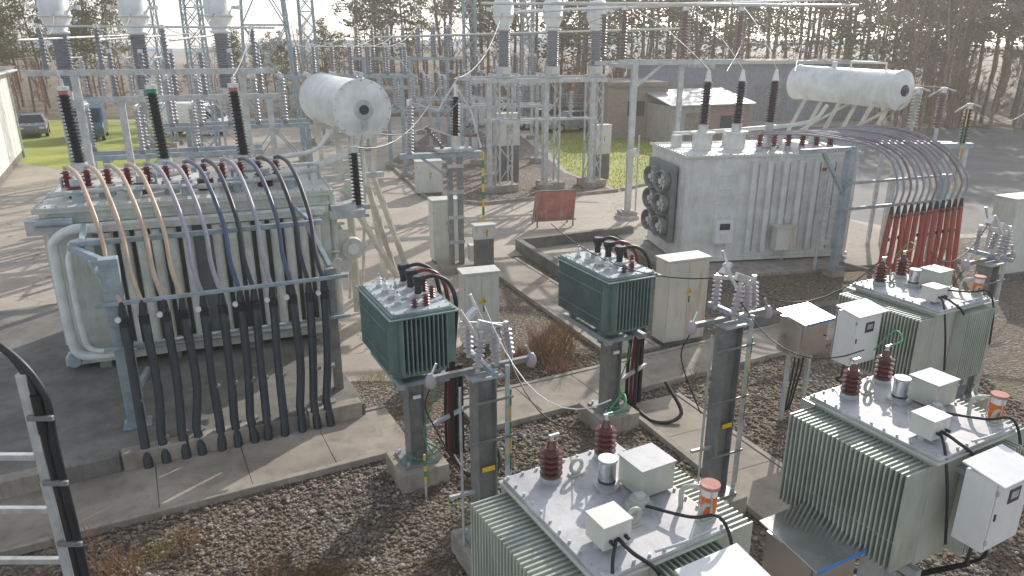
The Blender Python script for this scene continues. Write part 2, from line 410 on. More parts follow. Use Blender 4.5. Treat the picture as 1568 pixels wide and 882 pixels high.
for x in (.5,1.7,3.1,4.4): b.bx(x,x+.2,-.15,Dp+.1,0,.10,'galvd')
b.bx(.75,4.7,-.06,-.003,.35,H-.35,'tankd')  # dark sheet behind the ribs, gap shade put into its colour
x=.95;k=0
while x<4.65:
    w=.17
    if not (2.3<x<2.7):
        b.bx(x,x+w,-.30,-.063,.42+(0 if k%4 else .1),H-.42,'tank')
        b.cyl((x+w/2,-.30,.44),(x+w/2,-.30,H-.45),w/2-.01,'tank',seg=10)
    x+=.255;k+=1
b.bx(.85,4.75,-.40,-.10,H-.42,H-.30,'tank'); b.cyl((.8,-.28,H-.36),(4.8,-.28,H-.36),.09,'tank',seg=14)
b.cyl((.8,-.28,.42),(4.8,-.28,.42),.08,'tank',seg=14)
b.bx(-.02,L+.02,-.05,-.012,H-.3,H-.24,'tank')
for o,r in ((0,.085),(.2,.05)):
    b.tube(spline([(1.0,-.42-o*.4,H-.35-o),(.55,-.42-o*.4,H-.33-o),(.26+o,-.42-o*.4,H-.5-o),(.2+o,-.42-o*.4,H-.8-o),(.2+o,-.42-o*.4,.75+o*.4),(.3+o,-.42-o*.4,.42+o*.5),(.6+o,-.42-o*.4,.36+o*.5),(1.0+o,-.42-o*.4,.36+o*.5)],6),r,'cons',12)
b.box((.1,-.15,H-.3),(.55,.25,.25),'galv'); b.cyl((.0,-.3,H-.22),(.55,-.3,H-.22),.07,'bluest')
for z in (.55,H-.6): b.box((-.04,.6,z),(.06,.5,.06),'tank')
for y in (.5,1.1,1.7,2.3): b.bx(-.12,0,y,y+.08,.3,H-.2,'tank')
valve(b,(.15,-.1,.28));valve(b,(4.95,-.0,1.6),'pcream')
b.box((5.15,.6,1.7),(.3,.7,.9),'cab');b.box((5.2,.2,2.6),(.5,.4,.2),'galv')
b.cyl((5.0,.25,.3),(5.0,.25,2.9),.08,'tank');b.cyl((5.0,.55,.3),(5.0,.55,2.9),.05,'tank')
b.cyl((5.35,.35,1.75),(5.35,.15,1.75),.22,'pcream',seg=20);b.cyl((5.35,.15,1.75),(5.35,.12,1.75),.12,'white',seg=16)
b.bx(4.9,5.6,-.1,1.2,2.45,2.6,'galv')
for i in range(5):
    xx=.6+i*.9;b.cyl((xx,.35,H),(xx,.35,H+.16),.12,'bluest',seg=14);b.cyl((xx,.35,H+.16),(xx,.35,H+.19),.17,'bluest',seg=14)
b.tube(spline([(.1,.5,H+.12),(1.5,.55,H+.16),(3,.5,H+.12),(4.8,.6,H+.3)],6),.05,'tank')
b.tube(spline([(.2,1.8,H+.3),(2.5,1.7,H+.35),(4.7,1.6,H+.5),(5.2,1.5,H+.9)],6),.045,'cons')
for x in (.2,1.6,3.2,4.7):
    b.tube([(x,1.2,H),(x,1.2,H+.3),(x+.2,1.2,H+.3),(x+.2,1.2,H)],.03,'galv')
lv=[]
for i in range(12):
    t=i/11;x=.3+3.75*t;y=1.2
    b.cyl((x,y,H),(x,y,H+.14),.12,'galv');b.ins((x,y,H+.14),(x,y,H+.44),.05,.10,4,'maroon',10)
    b.cyl((x,y,H+.44),(x,y,H+.54),.035,'alu')
    lv.append(b.M@Vector((x,y,H+.5)))
for i in (0,1,2,3):
    x=.5+i*1.1
    b.cyl((x,.8,H),(x,.8,H+.22),.15,'brown',seg=14);b.cyl((x,.8,H+.22),(x,.8,H+.34),.10,'galv')
    b.box((x+.5,.75,H+.1),(.25,.3,.2),'bluest')
hvtop=[]
for i in range(3):
    x=.25+i*1.62;y=3.0
    b.cyl((x,y,H-.8),(x,y,H+.05),.30,'tank',seg=24);b.cyl((x,y,H+.05),(x,y,H+.11),.36,'tank',seg=24)
    for k in range(12): 
        a=k*math.pi/6;b.cyl((x+.32*math.cos(a),y+.32*math.sin(a),H+.11),(x+.32*math.cos(a),y+.32*math.sin(a),H+.14),.018,'galv',seg=6)
    b.cyl((x,y,H+.11),(x,y,H+.35),.17,'galv',seg=18,r1=.13)
    p=Vector((x,y,H+.35));q=Vector((x-.06,y+.02,H+1.72))
    b.ins(p,q,.085,.15,19,'black',16);b.cyl(q,q+Vector((0,0,.08)),.10,('rustred','stripeG','rustred')[i] ,seg=14)
    b.cyl(q+Vector((0,0,.08)),q+Vector((0,0,.16)),.12,'alu',seg=14);b.cyl(q+Vector((0,0,.16)),q+Vector((0,0,.3)),.03,'alu')
    hvtop.append(b.M@(q+Vector((0,0,.28))))
b.world()
c0=Vector((-3.2,15.8,4.72));c1=Vector((-4.9,19.3,4.72));ax=(c1-c0)
LL=ax.length;rc=.60
b.lathe(c0,ax,[(.0,-.10),(.30,-.09),(.50,-.045),(.575,.0),(rc+.035,.0),(rc+.035,.05),(rc,.05),(rc,LL-.05),(rc+.03,LL-.05),(rc+.03,LL),(.5,LL+.05),(0,LL+.1)],'cons',40)
axn=ax.normalized()
b.lathe(c0-axn*.09,-axn,[(.21,0),(.21,.03),(.17,.03)],'galv',24);b.lathe(c0-axn*.125,-axn,[(.10,0),(.10,.03),(.09,.05)],'dial',20)
for k in range(16):
    a=k*math.pi/8;sdv=Vector((axn.y,-axn.x,0));q=c0+sdv*(.6*math.cos(a))+Vector((0,0,.6*math.sin(a)));b.cyl(q-axn*.03,q,.018,'galv',seg=6)
b.box(c0-axn*.13+Vector((.0,0,-.33)),(.12,.04,.2),'galv',(0,0,26))
for t in (.2,.75):
    p=c0.lerp(c1,t)
    sd=Vector((axn.y,-axn.x,0))
    for k in(-.45,.45):
        b.beam(p+sd*k+Vector((0,0,-.4)),p+sd*(k*.8)+Vector((0,0,-1.55)),.10,.10,'pcream')
    b.beam(p-sd*.6+Vector((0,0,-.62)),p+sd*.6+Vector((0,0,-.62)),.12,.1,'pcream')
    b.beam(p-sd*1.2+Vector((0,0,-1.55)),p+sd*.6+Vector((0,0,-1.55)),.12,.12,'galv')
b.tube(spline([c0+axn*.5+Vector((0,0,-.6)),c0+axn*.5+Vector((-.1,0,-.9)),c0+axn*.3+Vector((-.6,0,-1.1)),c0+axn*.2+Vector((-1.3,-.2,-1.3))],6),.06,'cons')
for dx in (-.3,.0): b.tube([c0+axn*.2+Vector((dx,0,-.55)),c0+axn*.2+Vector((dx,0,-1.6)),Vector((-3.5+dx,15.9,.4))],.035,'pcream')
for (xa,ya,xb,yb) in ((-3.6,15.2,-2.7,17.2),(-3.2,15.8,-3.3,19.2),(-3.3,17.0,-2.9,19.0)):
    b.beam((xa,ya,3.1),(xb,yb,.15),.12,.09,'pcream')
b.beam((-3.5,15.3,.3),(-3.5,15.3,3.3),.14,.14,'pcream'); b.beam((-3.0,16.6,.1),(-3.9,19,3.2),.1,.08,'pcream')
b.local()
b.bx(4.6,5.75,.15,.3,2.55,2.65,'bluest')
b.world()
px_,py_=-3.12,14.4
b.beam((-3.9,14.2,2.72),(-2.95,14.5,2.72),.2,.06,'bluest')
b.cyl((px_,py_,2.75),(px_,py_,2.85),.12,'alu');b.ins((px_,py_,2.85),(px_-.02,py_,4.0),.06,.125,16,'black',14);b.cyl((px_-.02,py_,4.0),(px_-.02,py_,4.12),.09,'alu')
sidetop=Vector((px_,py_,4.1))
b.done(.006)

b=B('cable_support_frame',(-5.95,10.15,.3),24)
b.bx(-.13,.13,-.11,.11,0,2.75,'bluest');b.bx(-.2,.2,-.18,.18,0,.03,'bluest')
b.bx(3.1,3.25,-.07,.07,0,2.2,'galvd')
for z,w in ((2.05,.06),(1.35,.05)):
    b.bx(-.25,3.45,-.18,-.12,z,z+w,'bluest')
b.beam((-.1,.1,2.7),(-.55,.75,2.78),.09,.09,'bluest');b.beam((3.2,.1,2.2),(3.0,.75,2.78),.08,.08,'bluest')
b.bx(-.55,3.25,.72,.80,2.78,2.86,'bluest');b.beam((-.4,.76,2.8),(-.5,2.2,2.8),.08,.08,'bluest');b.beam((3.1,.76,2.8),(3.0,2.2,2.8),.08,.08,'bluest')
b.beam((0,.1,2.0),(-.4,.75,2.75),.08,.06,'bluest');b.beam((.1,.1,.6),(.1,2.0,.1),.08,.08,'bluest')
b.done(.006)
b=B('high_voltage_cable_bundle',(-5,10,0),0);b.world()
cm=['cableT','cableT','cableT','cableT','cableL','cableL','cableB','cableD','cableL','cableB','cableD','cableD']
for i in range(12):
    t=i/11+U(-.012,.012)
    base=Vector(lerp((-5.35,9.22,0),(-2.95,10.45,0),t))
    low=Vector(lerp((-5.45,9.4,.5),(-3.02,10.6,.5),t))
    m1=Vector(lerp((-5.75,10.0,1.75),(-3.05,11.25,1.75),t));m2=Vector(lerp((-5.83,10.05,2.40),(-3.2,11.35,2.38),t))
    r2=Vector(lerp((-6.28,10.75,3.15),(-3.45,12.1,3.15),t));top=lv[i]
    k1=m1.lerp(m2,.45)
    b.tube([base]+spline([low+Vector((U(-.04,.04),0,0)),low.lerp(m1,.5)+Vector((U(-.04,.04),0,0)),k1],5),.066,'cableD',10)
    b.cyl(k1-Vector((0,0,.30)),k1+Vector((0,0,.12)),.076,'black',seg=10);b.cyl(k1+Vector((0,0,.12)),k1+Vector((-.01,.03,.36)),.066,'black',r1=.036,seg=10)
    b.tube(spline([k1+Vector((-.01,.03,.3)),m2.lerp(r2,.4)+Vector((.02,-.10,.06)),r2+Vector((0,-.05,.05)),r2.lerp(top,.22)+Vector((0,-.05,.38)),r2.lerp(top,.5)+Vector((0,0,.42)),r2.lerp(top,.8)+Vector((0,0,.22)),top],7),.038,cm[i],8)
    if i in(0,2,4,6,8,9,11): b.cyl(m2+Vector((0,-.08,-.25)),m2+Vector((0,-.12,-.25)),.045,'white',seg=10)
    for z in (.45,1.0):
        q=base.lerp(m1,z/1.75*.98);b.cyl(q-Vector((0,0,.02)),q+Vector((0,0,.02)),.073,'galvd',seg=10)
b.done()

# ---------------------------------------------------------------- right power transformer
b=B('power_transformer',(4.77,19.6,.12),9)
L=5.1;Dp=2.8;H=3.0
b.bx(0,L,0,Dp,.15,H,'tankR');b.bx(-.07,L+.07,-.07,Dp+.07,H,H+.07,'tankR');bolts(b,-.03,L+.03,-.03,Dp+.03,H+.07,.2)
b.bx(-.04,L+.04,-.05,Dp+.05,.05,.15,'tankR')
x=1.85
while x<L-.1:
    b.bx(x,x+.13,-.16,-.003,.3,H-.12,'tankR');x+=.46
    b.bx(x-.2,x-.17,-.05,-.003,.3,H-.2,'tankR')
for z in (1.2,1.7,2.4):b.bx(1.8,L-.05,-.02,-.0,z,z+.03,'tankR')
for z in (.5,.9,1.3,1.7,2.1,2.5): b.tube([(1.02,-.01,z),(1.02,-.09,z),(1.3,-.09,z),(1.3,-.01,z)],.012,'tankR',6)
b.box((1.15,-.12,.95),(.5,.22,.65),'white');b.box((1.15,-.24,1.1),(.3,.01,.18),'dial');b.box((1.15,-.24,.82),(.2,.01,.16),'whiteg')
b.box((2.9,-.35,.75),(.6,.3,.65),'cabr');b.cyl((2.9,-.35,.12),(2.9,-.35,.45),.03,'galv');b.box((2.9,-.35,1.09),(.66,.36,.03),'pcream')
b.cyl((4.9,-.05,2.85),(4.9,-.1,2.85),.06,'alu')
b.box((4.2,-.02,2.6),(.5,.02,.09),'cableR')
b.box((4.3,-.1,.5),(.3,.15,.15),'tankR',(0,0,0))
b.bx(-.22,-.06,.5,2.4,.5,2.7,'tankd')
for z in (.95,1.6,2.25):
    for yy in (.85,1.7):
        b.lathe((-.225,yy,z),(-1,-.25,0),[(.27,0),(.31,.26),(.27,.26),(.24,.04)],'galvd',22);b.cyl((-.24,yy,z),(-.46,yy-.05,z),.08,'cab')
        for k in range(6):
            a=k*math.pi/3;b.box((-.36,yy-.03+.14*math.cos(a),z+.14*math.sin(a)),(.012,.17,.08),'cab',(math.degrees(a),20,14))
rthv=[]
for i in range(3):
    x=.85+i*1.06;y=1.1+i*.1
    b.cyl((x,y,H+.05),(x,y,H+.5 if i<2 else H+.1),.28,'tankR',seg=22);z=H+.5 if i<2 else H+.1
    b.cyl((x,y,z),(x,y,z+.07),.34,'tankR',seg=22);b.cyl((x,y,z+.07),(x,y,z+.25),.14,'alu')
    zt=4.95;b.ins((x,y,3.78),(x+.03,y,zt),.09,.17,16,'purple',14)
    b.cyl((x,y,z+.2),(x,y,3.79),.12,'galv');b.cyl((x+.03,y,zt),(x+.03,y,zt+.3),.1,'alu',r1=.04)
    rthv.append(b.M@Vector((x+.03,y,zt+.3)))
rlv=[]
for i in range(12):
    x=2.3+2.4*i/11;y=.5+.4*(i%2)
    b.cyl((x,y,H+.07),(x,y,H+.2),.08,'galv');b.ins((x,y,H+.2),(x,y,H+.55),.05,.09,5,'maroon',10)
    rlv.append(b.M@Vector((x,y,H+.55)))
for x in (.4,2,3.6,4.8): b.cyl((x,1.9,H),(x,1.9,H+.4),.16,'tankR')
b.tube(spline([(.4,2.2,H+.4),(2.5,2.1,H+.5),(4.6,2.0,H+.7),(5.1,1.9,H+1.2)],6),.06,'cons')
b.world()
c0=Vector((11.15,21.3,4.8));c1=Vector((9.45,24.6,4.88));ax=c1-c0;LL=ax.length;rc=.53;axn=ax.normalized()
b.lathe(c0,ax,[(0,-.1),(.3,-.09),(.46,-.04),(.51,0),(rc+.035,0),(rc+.035,.05),(rc,.05),(rc,LL-.05),(rc+.03,LL-.05),(rc+.03,LL),(.45,LL+.06),(0,LL+.1)],'cons',40)
b.lathe(c0-axn*.09,-axn,[(.16,0),(.16,.04),(.09,.04),(.09,.08)],'dial',20)
b.tube([c0+axn*.6+Vector((0,0,.5)),c0+axn*.6+Vector((0,0,.72)),c0+axn*1.8+Vector((0,0,.72)),c0+axn*1.8+Vector((0,0,.5))],.03,'cons');b.cyl(c0+axn*2.4+Vector((0,0,.45)),c0+axn*2.4+Vector((0,0,.7)),.08,'cons')
for t in (.15,.45,.8):
    p=c0.lerp(c1,t);sd=Vector((axn.y,-axn.x,0))
    for k in(-.4,.4): b.beam(p+sd*k+Vector((0,0,-.4)),p+sd*k+Vector((-.5,0,-1.55)),.1,.09,'pcream')
for t in (.1,.5): b.beam(c0.lerp(c1,t)+Vector((.2,0,-.5)),c0.lerp(c1,t+.3)+Vector((-.6,0,-1.6)),.09,.07,'pcream')
b.beam(c0+Vector((-.4,0,-1.6)),c1+Vector((-.4,0,-1.7)),.15,.15,'bluest')
b.beam((11.6,21.8,3.2),(11.6,21.8,.1),.16,.16,'galv');b.beam((10.3,22.4,3.2),(13.3,22.0,3.2),.14,.14,'galv');b.beam((13.2,22.0,3.2),(13.2,22,.1),.14,.14,'galv')
b.done(.006)
b=B('surge_arrester_rack',(12.2,21.8,0),0)
b.bx(-1.2,1.6,-.1,.1,3.1,3.25,'bluest');b.bx(-1.1,-1.0,-.05,.05,0,3.1,'galv');b.bx(1.4,1.5,-.05,.05,0,3.1,'galv')
arr=[]
for x,m in ((-.3,'galv'),(.45,'brownm'),(1.3,'purple')):
    z=3.25+(.45 if x<1 else 0);b.cyl((x,0,3.25),(x,0,z),.05,'galv');b.ins((x,0,z),(x,0,z+1.0),.07,.14,11,m,12);b.cyl((x,0,z+1.0),(x,0,z+1.15),.09,'alu');arr.append((12.2+x,21.8,z+1.15))
    b.tube([(x-.4,0,z+.9),(x,0,z+1.15),(x+.35,0,z+1.05)],.03,'galv')
b.done()
b=B('cable_support_frame',(8.85,18.9,.0),20)
for x in (0,3.5): b.bx(x-.1,x+.1,-.1,.1,.1,3.45 if x==0 else 2.6,'bluest')
b.bx(-1.6,.2,-.02,.10,3.40,3.52,'bluest');b.beam((0,0,2.2),(-.9,0,3.4),.09,.09,'bluest')
b.bx(-.1,3.7,-.16,-.09,1.85,1.93,'bluest');b.bx(-.1,3.7,-.16,-.09,2.55,2.62,'bluest')
b.beam((0,0,1.2),(1.1,.9,.2),.07,.07,'bluest');b.beam((0,0,.4),(1.2,-.8,.1),.1,.1,'concd')
b.bx(-.2,.2,-.2,.2,0,.2,'conc')
for z in (.7,1.1,1.5,1.9,2.3,2.7): b.beam((-.35,.35,z),(0,0,z),.03,.03,'galv')
b.beam((-.35,.35,.1),(-.35,.35,2.9),.06,.06,'galv')
b.done(.006)
b=B('high_voltage_cable_bundle',(11,18.5,0),0);b.world()
for i in range(12):
    t=i/11
    gnd=Vector(lerp((9.75,18.15,0),(12.15,19.0,0),t))+Vector((0,U(-.1,.1),0))
    z1=Vector(lerp((9.85,18.3,1.85),(12.15,19.15,1.9),t))
    top=Vector(lerp((9.0,19.2,3.62),(10.6,20.5,3.85),t))
    b.tube(spline([gnd,gnd.lerp(z1,.5)+Vector((U(-.04,.04),0,0)),z1],4),.066,'cableR',9)
    b.cyl(z1-Vector((0,0,.1)),z1+Vector((0,0,.22)),.075,'black',r1=.035,seg=9)
    b.cyl(z1-Vector((0,0,.7)),z1-Vector((0,0,.62)),.07,'black',seg=9)
    b.tube(spline([z1+Vector((0,0,.2)),z1+Vector((.07,.05,.75)),z1.lerp(top,.35)+Vector((.22,0,.75)),z1.lerp(top,.7)+Vector((.1,0,.45)),top,rlv[i].lerp(top,.5)+Vector((0,0,.08)),rlv[i]],7),.030,('cableL','cableL','brownm','cableL')[i%4],7)
b.done()

# ---------------------------------------------------------------- pedestal (post+footing)
def pedestal(b,x,y,ztop,m='galvd',w=.2):
    b.slabpoly([(x-.32,y-.32),(x+.32,y-.32),(x+.32,y+.32),(x-.32,y+.32)],-.05,.30,'conc')
    b.bx(x-.22,x+.22,y-.22,y+.22,.30,.33,m)
    b.bx(x-w/2,x-w/2+.014,y-w/2,y+w/2,.33,ztop,m);b.bx(x+w/2-.014,x+w/2,y-w/2,y+w/2,.33,ztop,m)
    b.bx(x-w/2+.0141,x+w/2-.0141,y-.04,y+.04,.33,ztop,m)
    for sx in(-.17,.17):
        for sy in(-.17,.17): b.cyl((x+sx,y+sy,.33),(x+sx,y+sy,.38),.018,'galv',seg=6)

# ---------------------------------------------------------------- finned transformers (sage)
def finned(x,y,th,boxspec,zb=1.85):
    b=B('finned_oil_transformer',(x,y,0),th)
    zt=2.86
    b.bx(-.5,.5,-.585,.585,zb,zt,'sage')
    for sgn in (-1,1):
        yy=-.575
        while yy<=.58:
            a,c=(.503,.83) if sgn>0 else (-.83,-.503)
            b.bx(a,c,yy-.008,yy+.008,zb+.04,zt-.05,'sagedk')
            yy+=.046
        b.bx(min(.503*sgn,.80*sgn),max(.503*sgn,.80*sgn),-.58,.58,zb+.3,zb+.315,'sagedk')
        b.bx(min(.503*sgn,.80*sgn),max(.503*sgn,.80*sgn),-.58,.58,zt-.075,zt-.068,'sagedk')
    xx=-.1
    while xx<=.49:
        b.bx(xx-.008,xx+.008,-.74,-.588,zb+.04,zt-.05,'sagedk');xx+=.046
    xx=-.48
    while xx<=.49:
        b.bx(xx-.008,xx+.008,.588,.74,zb+.04,zt-.05,'sagedk');xx+=.046
    b.bx(-.56,.56,-.65,.65,zt,zt+.018,'sage')
    b.bx(-.53,.53,-.63,.63,zt+.02,zt+.045,'cover');zc=zt+.045
    bolts(b,-.50,.50,-.60,.60,zc,.12,'galv',.012,.02)
    for bx_,by in ((-.22,.44),(.32,.50)):
        b.cyl((bx_,by,zc),(bx_,by,zc+.04),.085,'galv',seg=16)
        b.ins((bx_,by,zc+.04),(bx_,by,zc+.27),.05,.088,5,'brown',18)
        b.cyl((bx_,by,zc+.27),(bx_,by,zc+.33),.04,'brown',r1=.02);b.cyl((bx_,by,zc+.33),(bx_,by,zc+.37),.015,'alu')
        b.box((bx_+.02,by,zc+.37),(.09,.025,.02),'alu')
    b.cyl((.09,.16,zc),(.09,.16,zc+.03),.10,'galv',seg=20);b.cyl((.09,.16,zc+.03),(.09,.16,zc+.22),.065,'chrome',seg=20);b.cyl((.09,.16,zc+.22),(.09,.16,zc+.24),.072,'galv',seg=20);b.cyl((.09,.16,zc+.05),(.09,.16,zc+.07),.068,'dial',seg=20)
    b.box((.34,.02,zc+.13),(.30,.27,.22),'sage');b.box((.34,.02,zc+.245),(.32,.29,.012),'cover')
    for sx in(-.13,.13): b.cyl((.34+sx,-.115,zc+.2),(.34+sx,-.13,zc+.2),.012,'galv',seg=8)
    b.box((-.28,-.36,zc+.12),(.22,.20,.17),'cab');b.box((-.28,-.36,zc+.21),(.235,.215,.012),'cab');b.cyl((-.36,-.36,zc),(-.36,-.36,zc+.04),.03,'galv')
    for k in(-.06,.0,.06): b.cyl((-.28+k,-.465,zc+.1),(-.28+k,-.5,zc+.1),.014,'black',seg=8)
    b.cyl((.14,-.16,zc),(.14,-.16,zc+.03),.10,'galv',seg=20);b.cyl((.14,-.16,zc+.03),(.14,-.16,zc+.08),.07,'sage',seg=20);b.cyl((.14,-.16,zc+.08),(.14,-.16,zc+.11),.04,'galv',seg=14)
    for ex,ey in ((-.02,.40),(-.02,-.30),(.44,-.50)):
        b.tube([Vector((ex+.0,ey,zc+.075))+Vector((.05*math.cos(a*math.pi/6),0,.055*math.sin(a*math.pi/6))) for a in range(13)],.016,'sage',8)
        b.box((ex,ey,zc+.008),(.12,.06,.016),'sage')
    b.tube(spline([(.40,-.30,zc),(.40,-.30,zc+.14),(.42,-.36,zc+.2),(.50,-.42,zc+.2)],6),.018,'sage')
    cx,cy=.50,-.46
    b.cyl((cx,cy,zc+.0),(cx,cy,zc+.03),.065,'galv',seg=18);b.cyl((cx,cy,zc+.03),(cx,cy,zc+.17),.056,'orange',seg=18);b.cyl((cx,cy,zc+.17),(cx,cy,zc+.23),.057,'whiteg',seg=18);b.cyl((cx,cy,zc+.23),(cx,cy,zc+.255),.07,'rustred',seg=18)
    for k in(0,2.1,4.2): b.cyl((cx+.064*math.cos(k),cy+.064*math.sin(k),zc+.02),(cx+.064*math.cos(k),cy+.064*math.sin(k),zc+.24),.006,'alu',seg=6)
    b.tube(spline([(-.28,-.48,zc+.1),(-.25,-.58,zc+.06),(-.1,-.68,zc-.1),(-.05,-.70,zc-.45)],6),.014,'black')
    b.tube(spline([(.14,-.22,zc+.05),(.3,-.5,zc+.08),(.45,-.62,zc+.1),(.52,-.70,zc-.15),(.5,-.75,zc-.6)],6),.012,'black')
    b.tube(spline([(-.30,-.47,zc+.1),(-.42,-.6,zc+.02),(-.45,-.7,zc-.3),(-.35,-.72,zc-.8)],6),.012,'black')
    b.tube(spline([(-.1,-.62,zc+.04),(.1,-.66,zc+.06),(.4,-.64,zc+.05)],5),.01,'galv')
    b.tube(spline([(.32,.50,zc+.37),(.45,.45,zc+.42),(.55,.6,zc+.45),(.5,.75,zc+.2)],6),.008,'stripeG')
    b.bx(-.5,.5,-.45,-.38,zb-.08,zb,'galv');b.bx(-.5,.5,.38,.45,zb-.08,zb,'galv')
    b.bx(-.45,-.38,-.6,.6,zb-.18,zb-.081,'galv');b.bx(.38,.45,-.6,.6,zb-.18,zb-.081,'galv')
    b.bx(-.3,.3,-.3,.3,zb-.22,zb-.181,'galv')
    pedestal(b,0,0,zb-.22,'galv',.24)
    (bx0,bx1,by0,by1,z0,z1)=boxspec
    b.bx(bx0,bx1,by0,by1,z0,z1,'white');b.box(((bx0+bx1)/2,by0-.006,(z0+z1)/2),(bx1-bx0-.04,.008,z1-z0-.05),'white')
    b.box(((bx0+bx1)/2,(by0+by1)/2-.02,z1+.025),(bx1-bx0+.06,by1-by0+.1,.015),'white',(9,0,0))
    b.box((bx0*.45+bx1*.55,by0-.012,z1-(z1-z0)*.28),((bx1-bx0)*.32,.008,(z1-z0)*.2),'dial')
    b.box((bx0*.45+bx1*.55,by0-.017,z1-(z1-z0)*.27),((bx1-bx0)*.2,.004,(z1-z0)*.1),'galv')
    for zz in(.15,.85): b.box((bx0+.015,by0-.012,z0+(z1-z0)*zz),(.025,.014,.04),'galv')
    b.box((bx0+.05,by0-.012,(z0+z1)/2),(.02,.012,.06),'black')
    for k in range(5): b.cyl((bx0+.08+k*.08,(by0+by1)/2,z0-.04),(bx0+.08+k*.08,(by0+by1)/2,z0),.017,'black',seg=8)
    b.tube(spline([(bx0+.1,(by0+by1)/2,z0-.04),(bx0+.08,(by0+by1)/2,z0-.2),(bx0+.25,(by0+by1)/2+.1,z0-.38),(.0,-.2,1.2)],6),.014,'black')
    b.tube(spline([(bx0+.26,(by0+by1)/2,z0-.04),(bx0+.28,(by0+by1)/2,z0-.25),(.05,-.3,1.3),(.05,-.15,.8)],6),.014,'black')
    if bx0<-.9: b.bx(bx1,-.55,(by0+by1)/2-.03,(by0+by1)/2+.03,zb-.1,zb-.05,'galv');b.bx(bx0+.1,bx1,(by0+by1)/2-.03,(by0+by1)/2+.03,zb-.1,zb-.05,'galv');b.bx(bx1-.08,bx1-.03,by1,by1+.03,zb-.1,z1,'galv')
    else: b.bx((bx0+bx1)/2-.03,(bx0+bx1)/2+.03,by1,by1+.22,z1-.2,z1-.15,'galv')
    return b.done(.003)
finned(.70,4.40,29,(.0,.48,-.98,-.76,2.3,2.80))
finned(3.55,5.75,28,(-.38,.10,-1.0,-.76,2.22,2.86))
finned(5.45,9.1,28,(-1.48,-.98,-.18,.08,2.18,2.86))
def stainless(x,y,z0,z1,w,d,th):
    b=B('stainless_cable_cabinet',(x,y,0),th)
    b.bx(-w/2,w/2,-d/2,d/2,z0,z1,'chrome');b.box((0,-.03,z1+.05),(w+.12,d+.16,.015),'chrome',(8,0,0))
    b.bx(-w/2-.06,w/2+.06,-d/2-.125,-d/2-.115,z1+.0,z1+.035,'film')
    b.box((0,-d/2-.005,(z0+z1)/2),(w-.06,.008,z1-z0-.08),'chrome');b.cyl((w/2-.06,-d/2,(z0+z1)/2),(w/2-.06,-d/2-.03,(z0+z1)/2),.012,'black')
    for sx in(-1,1): b.bx(sx*w/2*.8-.03,sx*w/2*.8+.03,-.03,.03,.0,z0,'galv')
    for k in(-.1,0,.1): b.tube([(k,0,z0),(k,0,z0-.3),(k*.5,.1,.1)],.016,'black')
    b.done(.005)
stainless(2.62,5.25,1.2,1.95,.60,.48,28)
stainless(4.75,10.9,1.25,1.85,.62,.45,28)

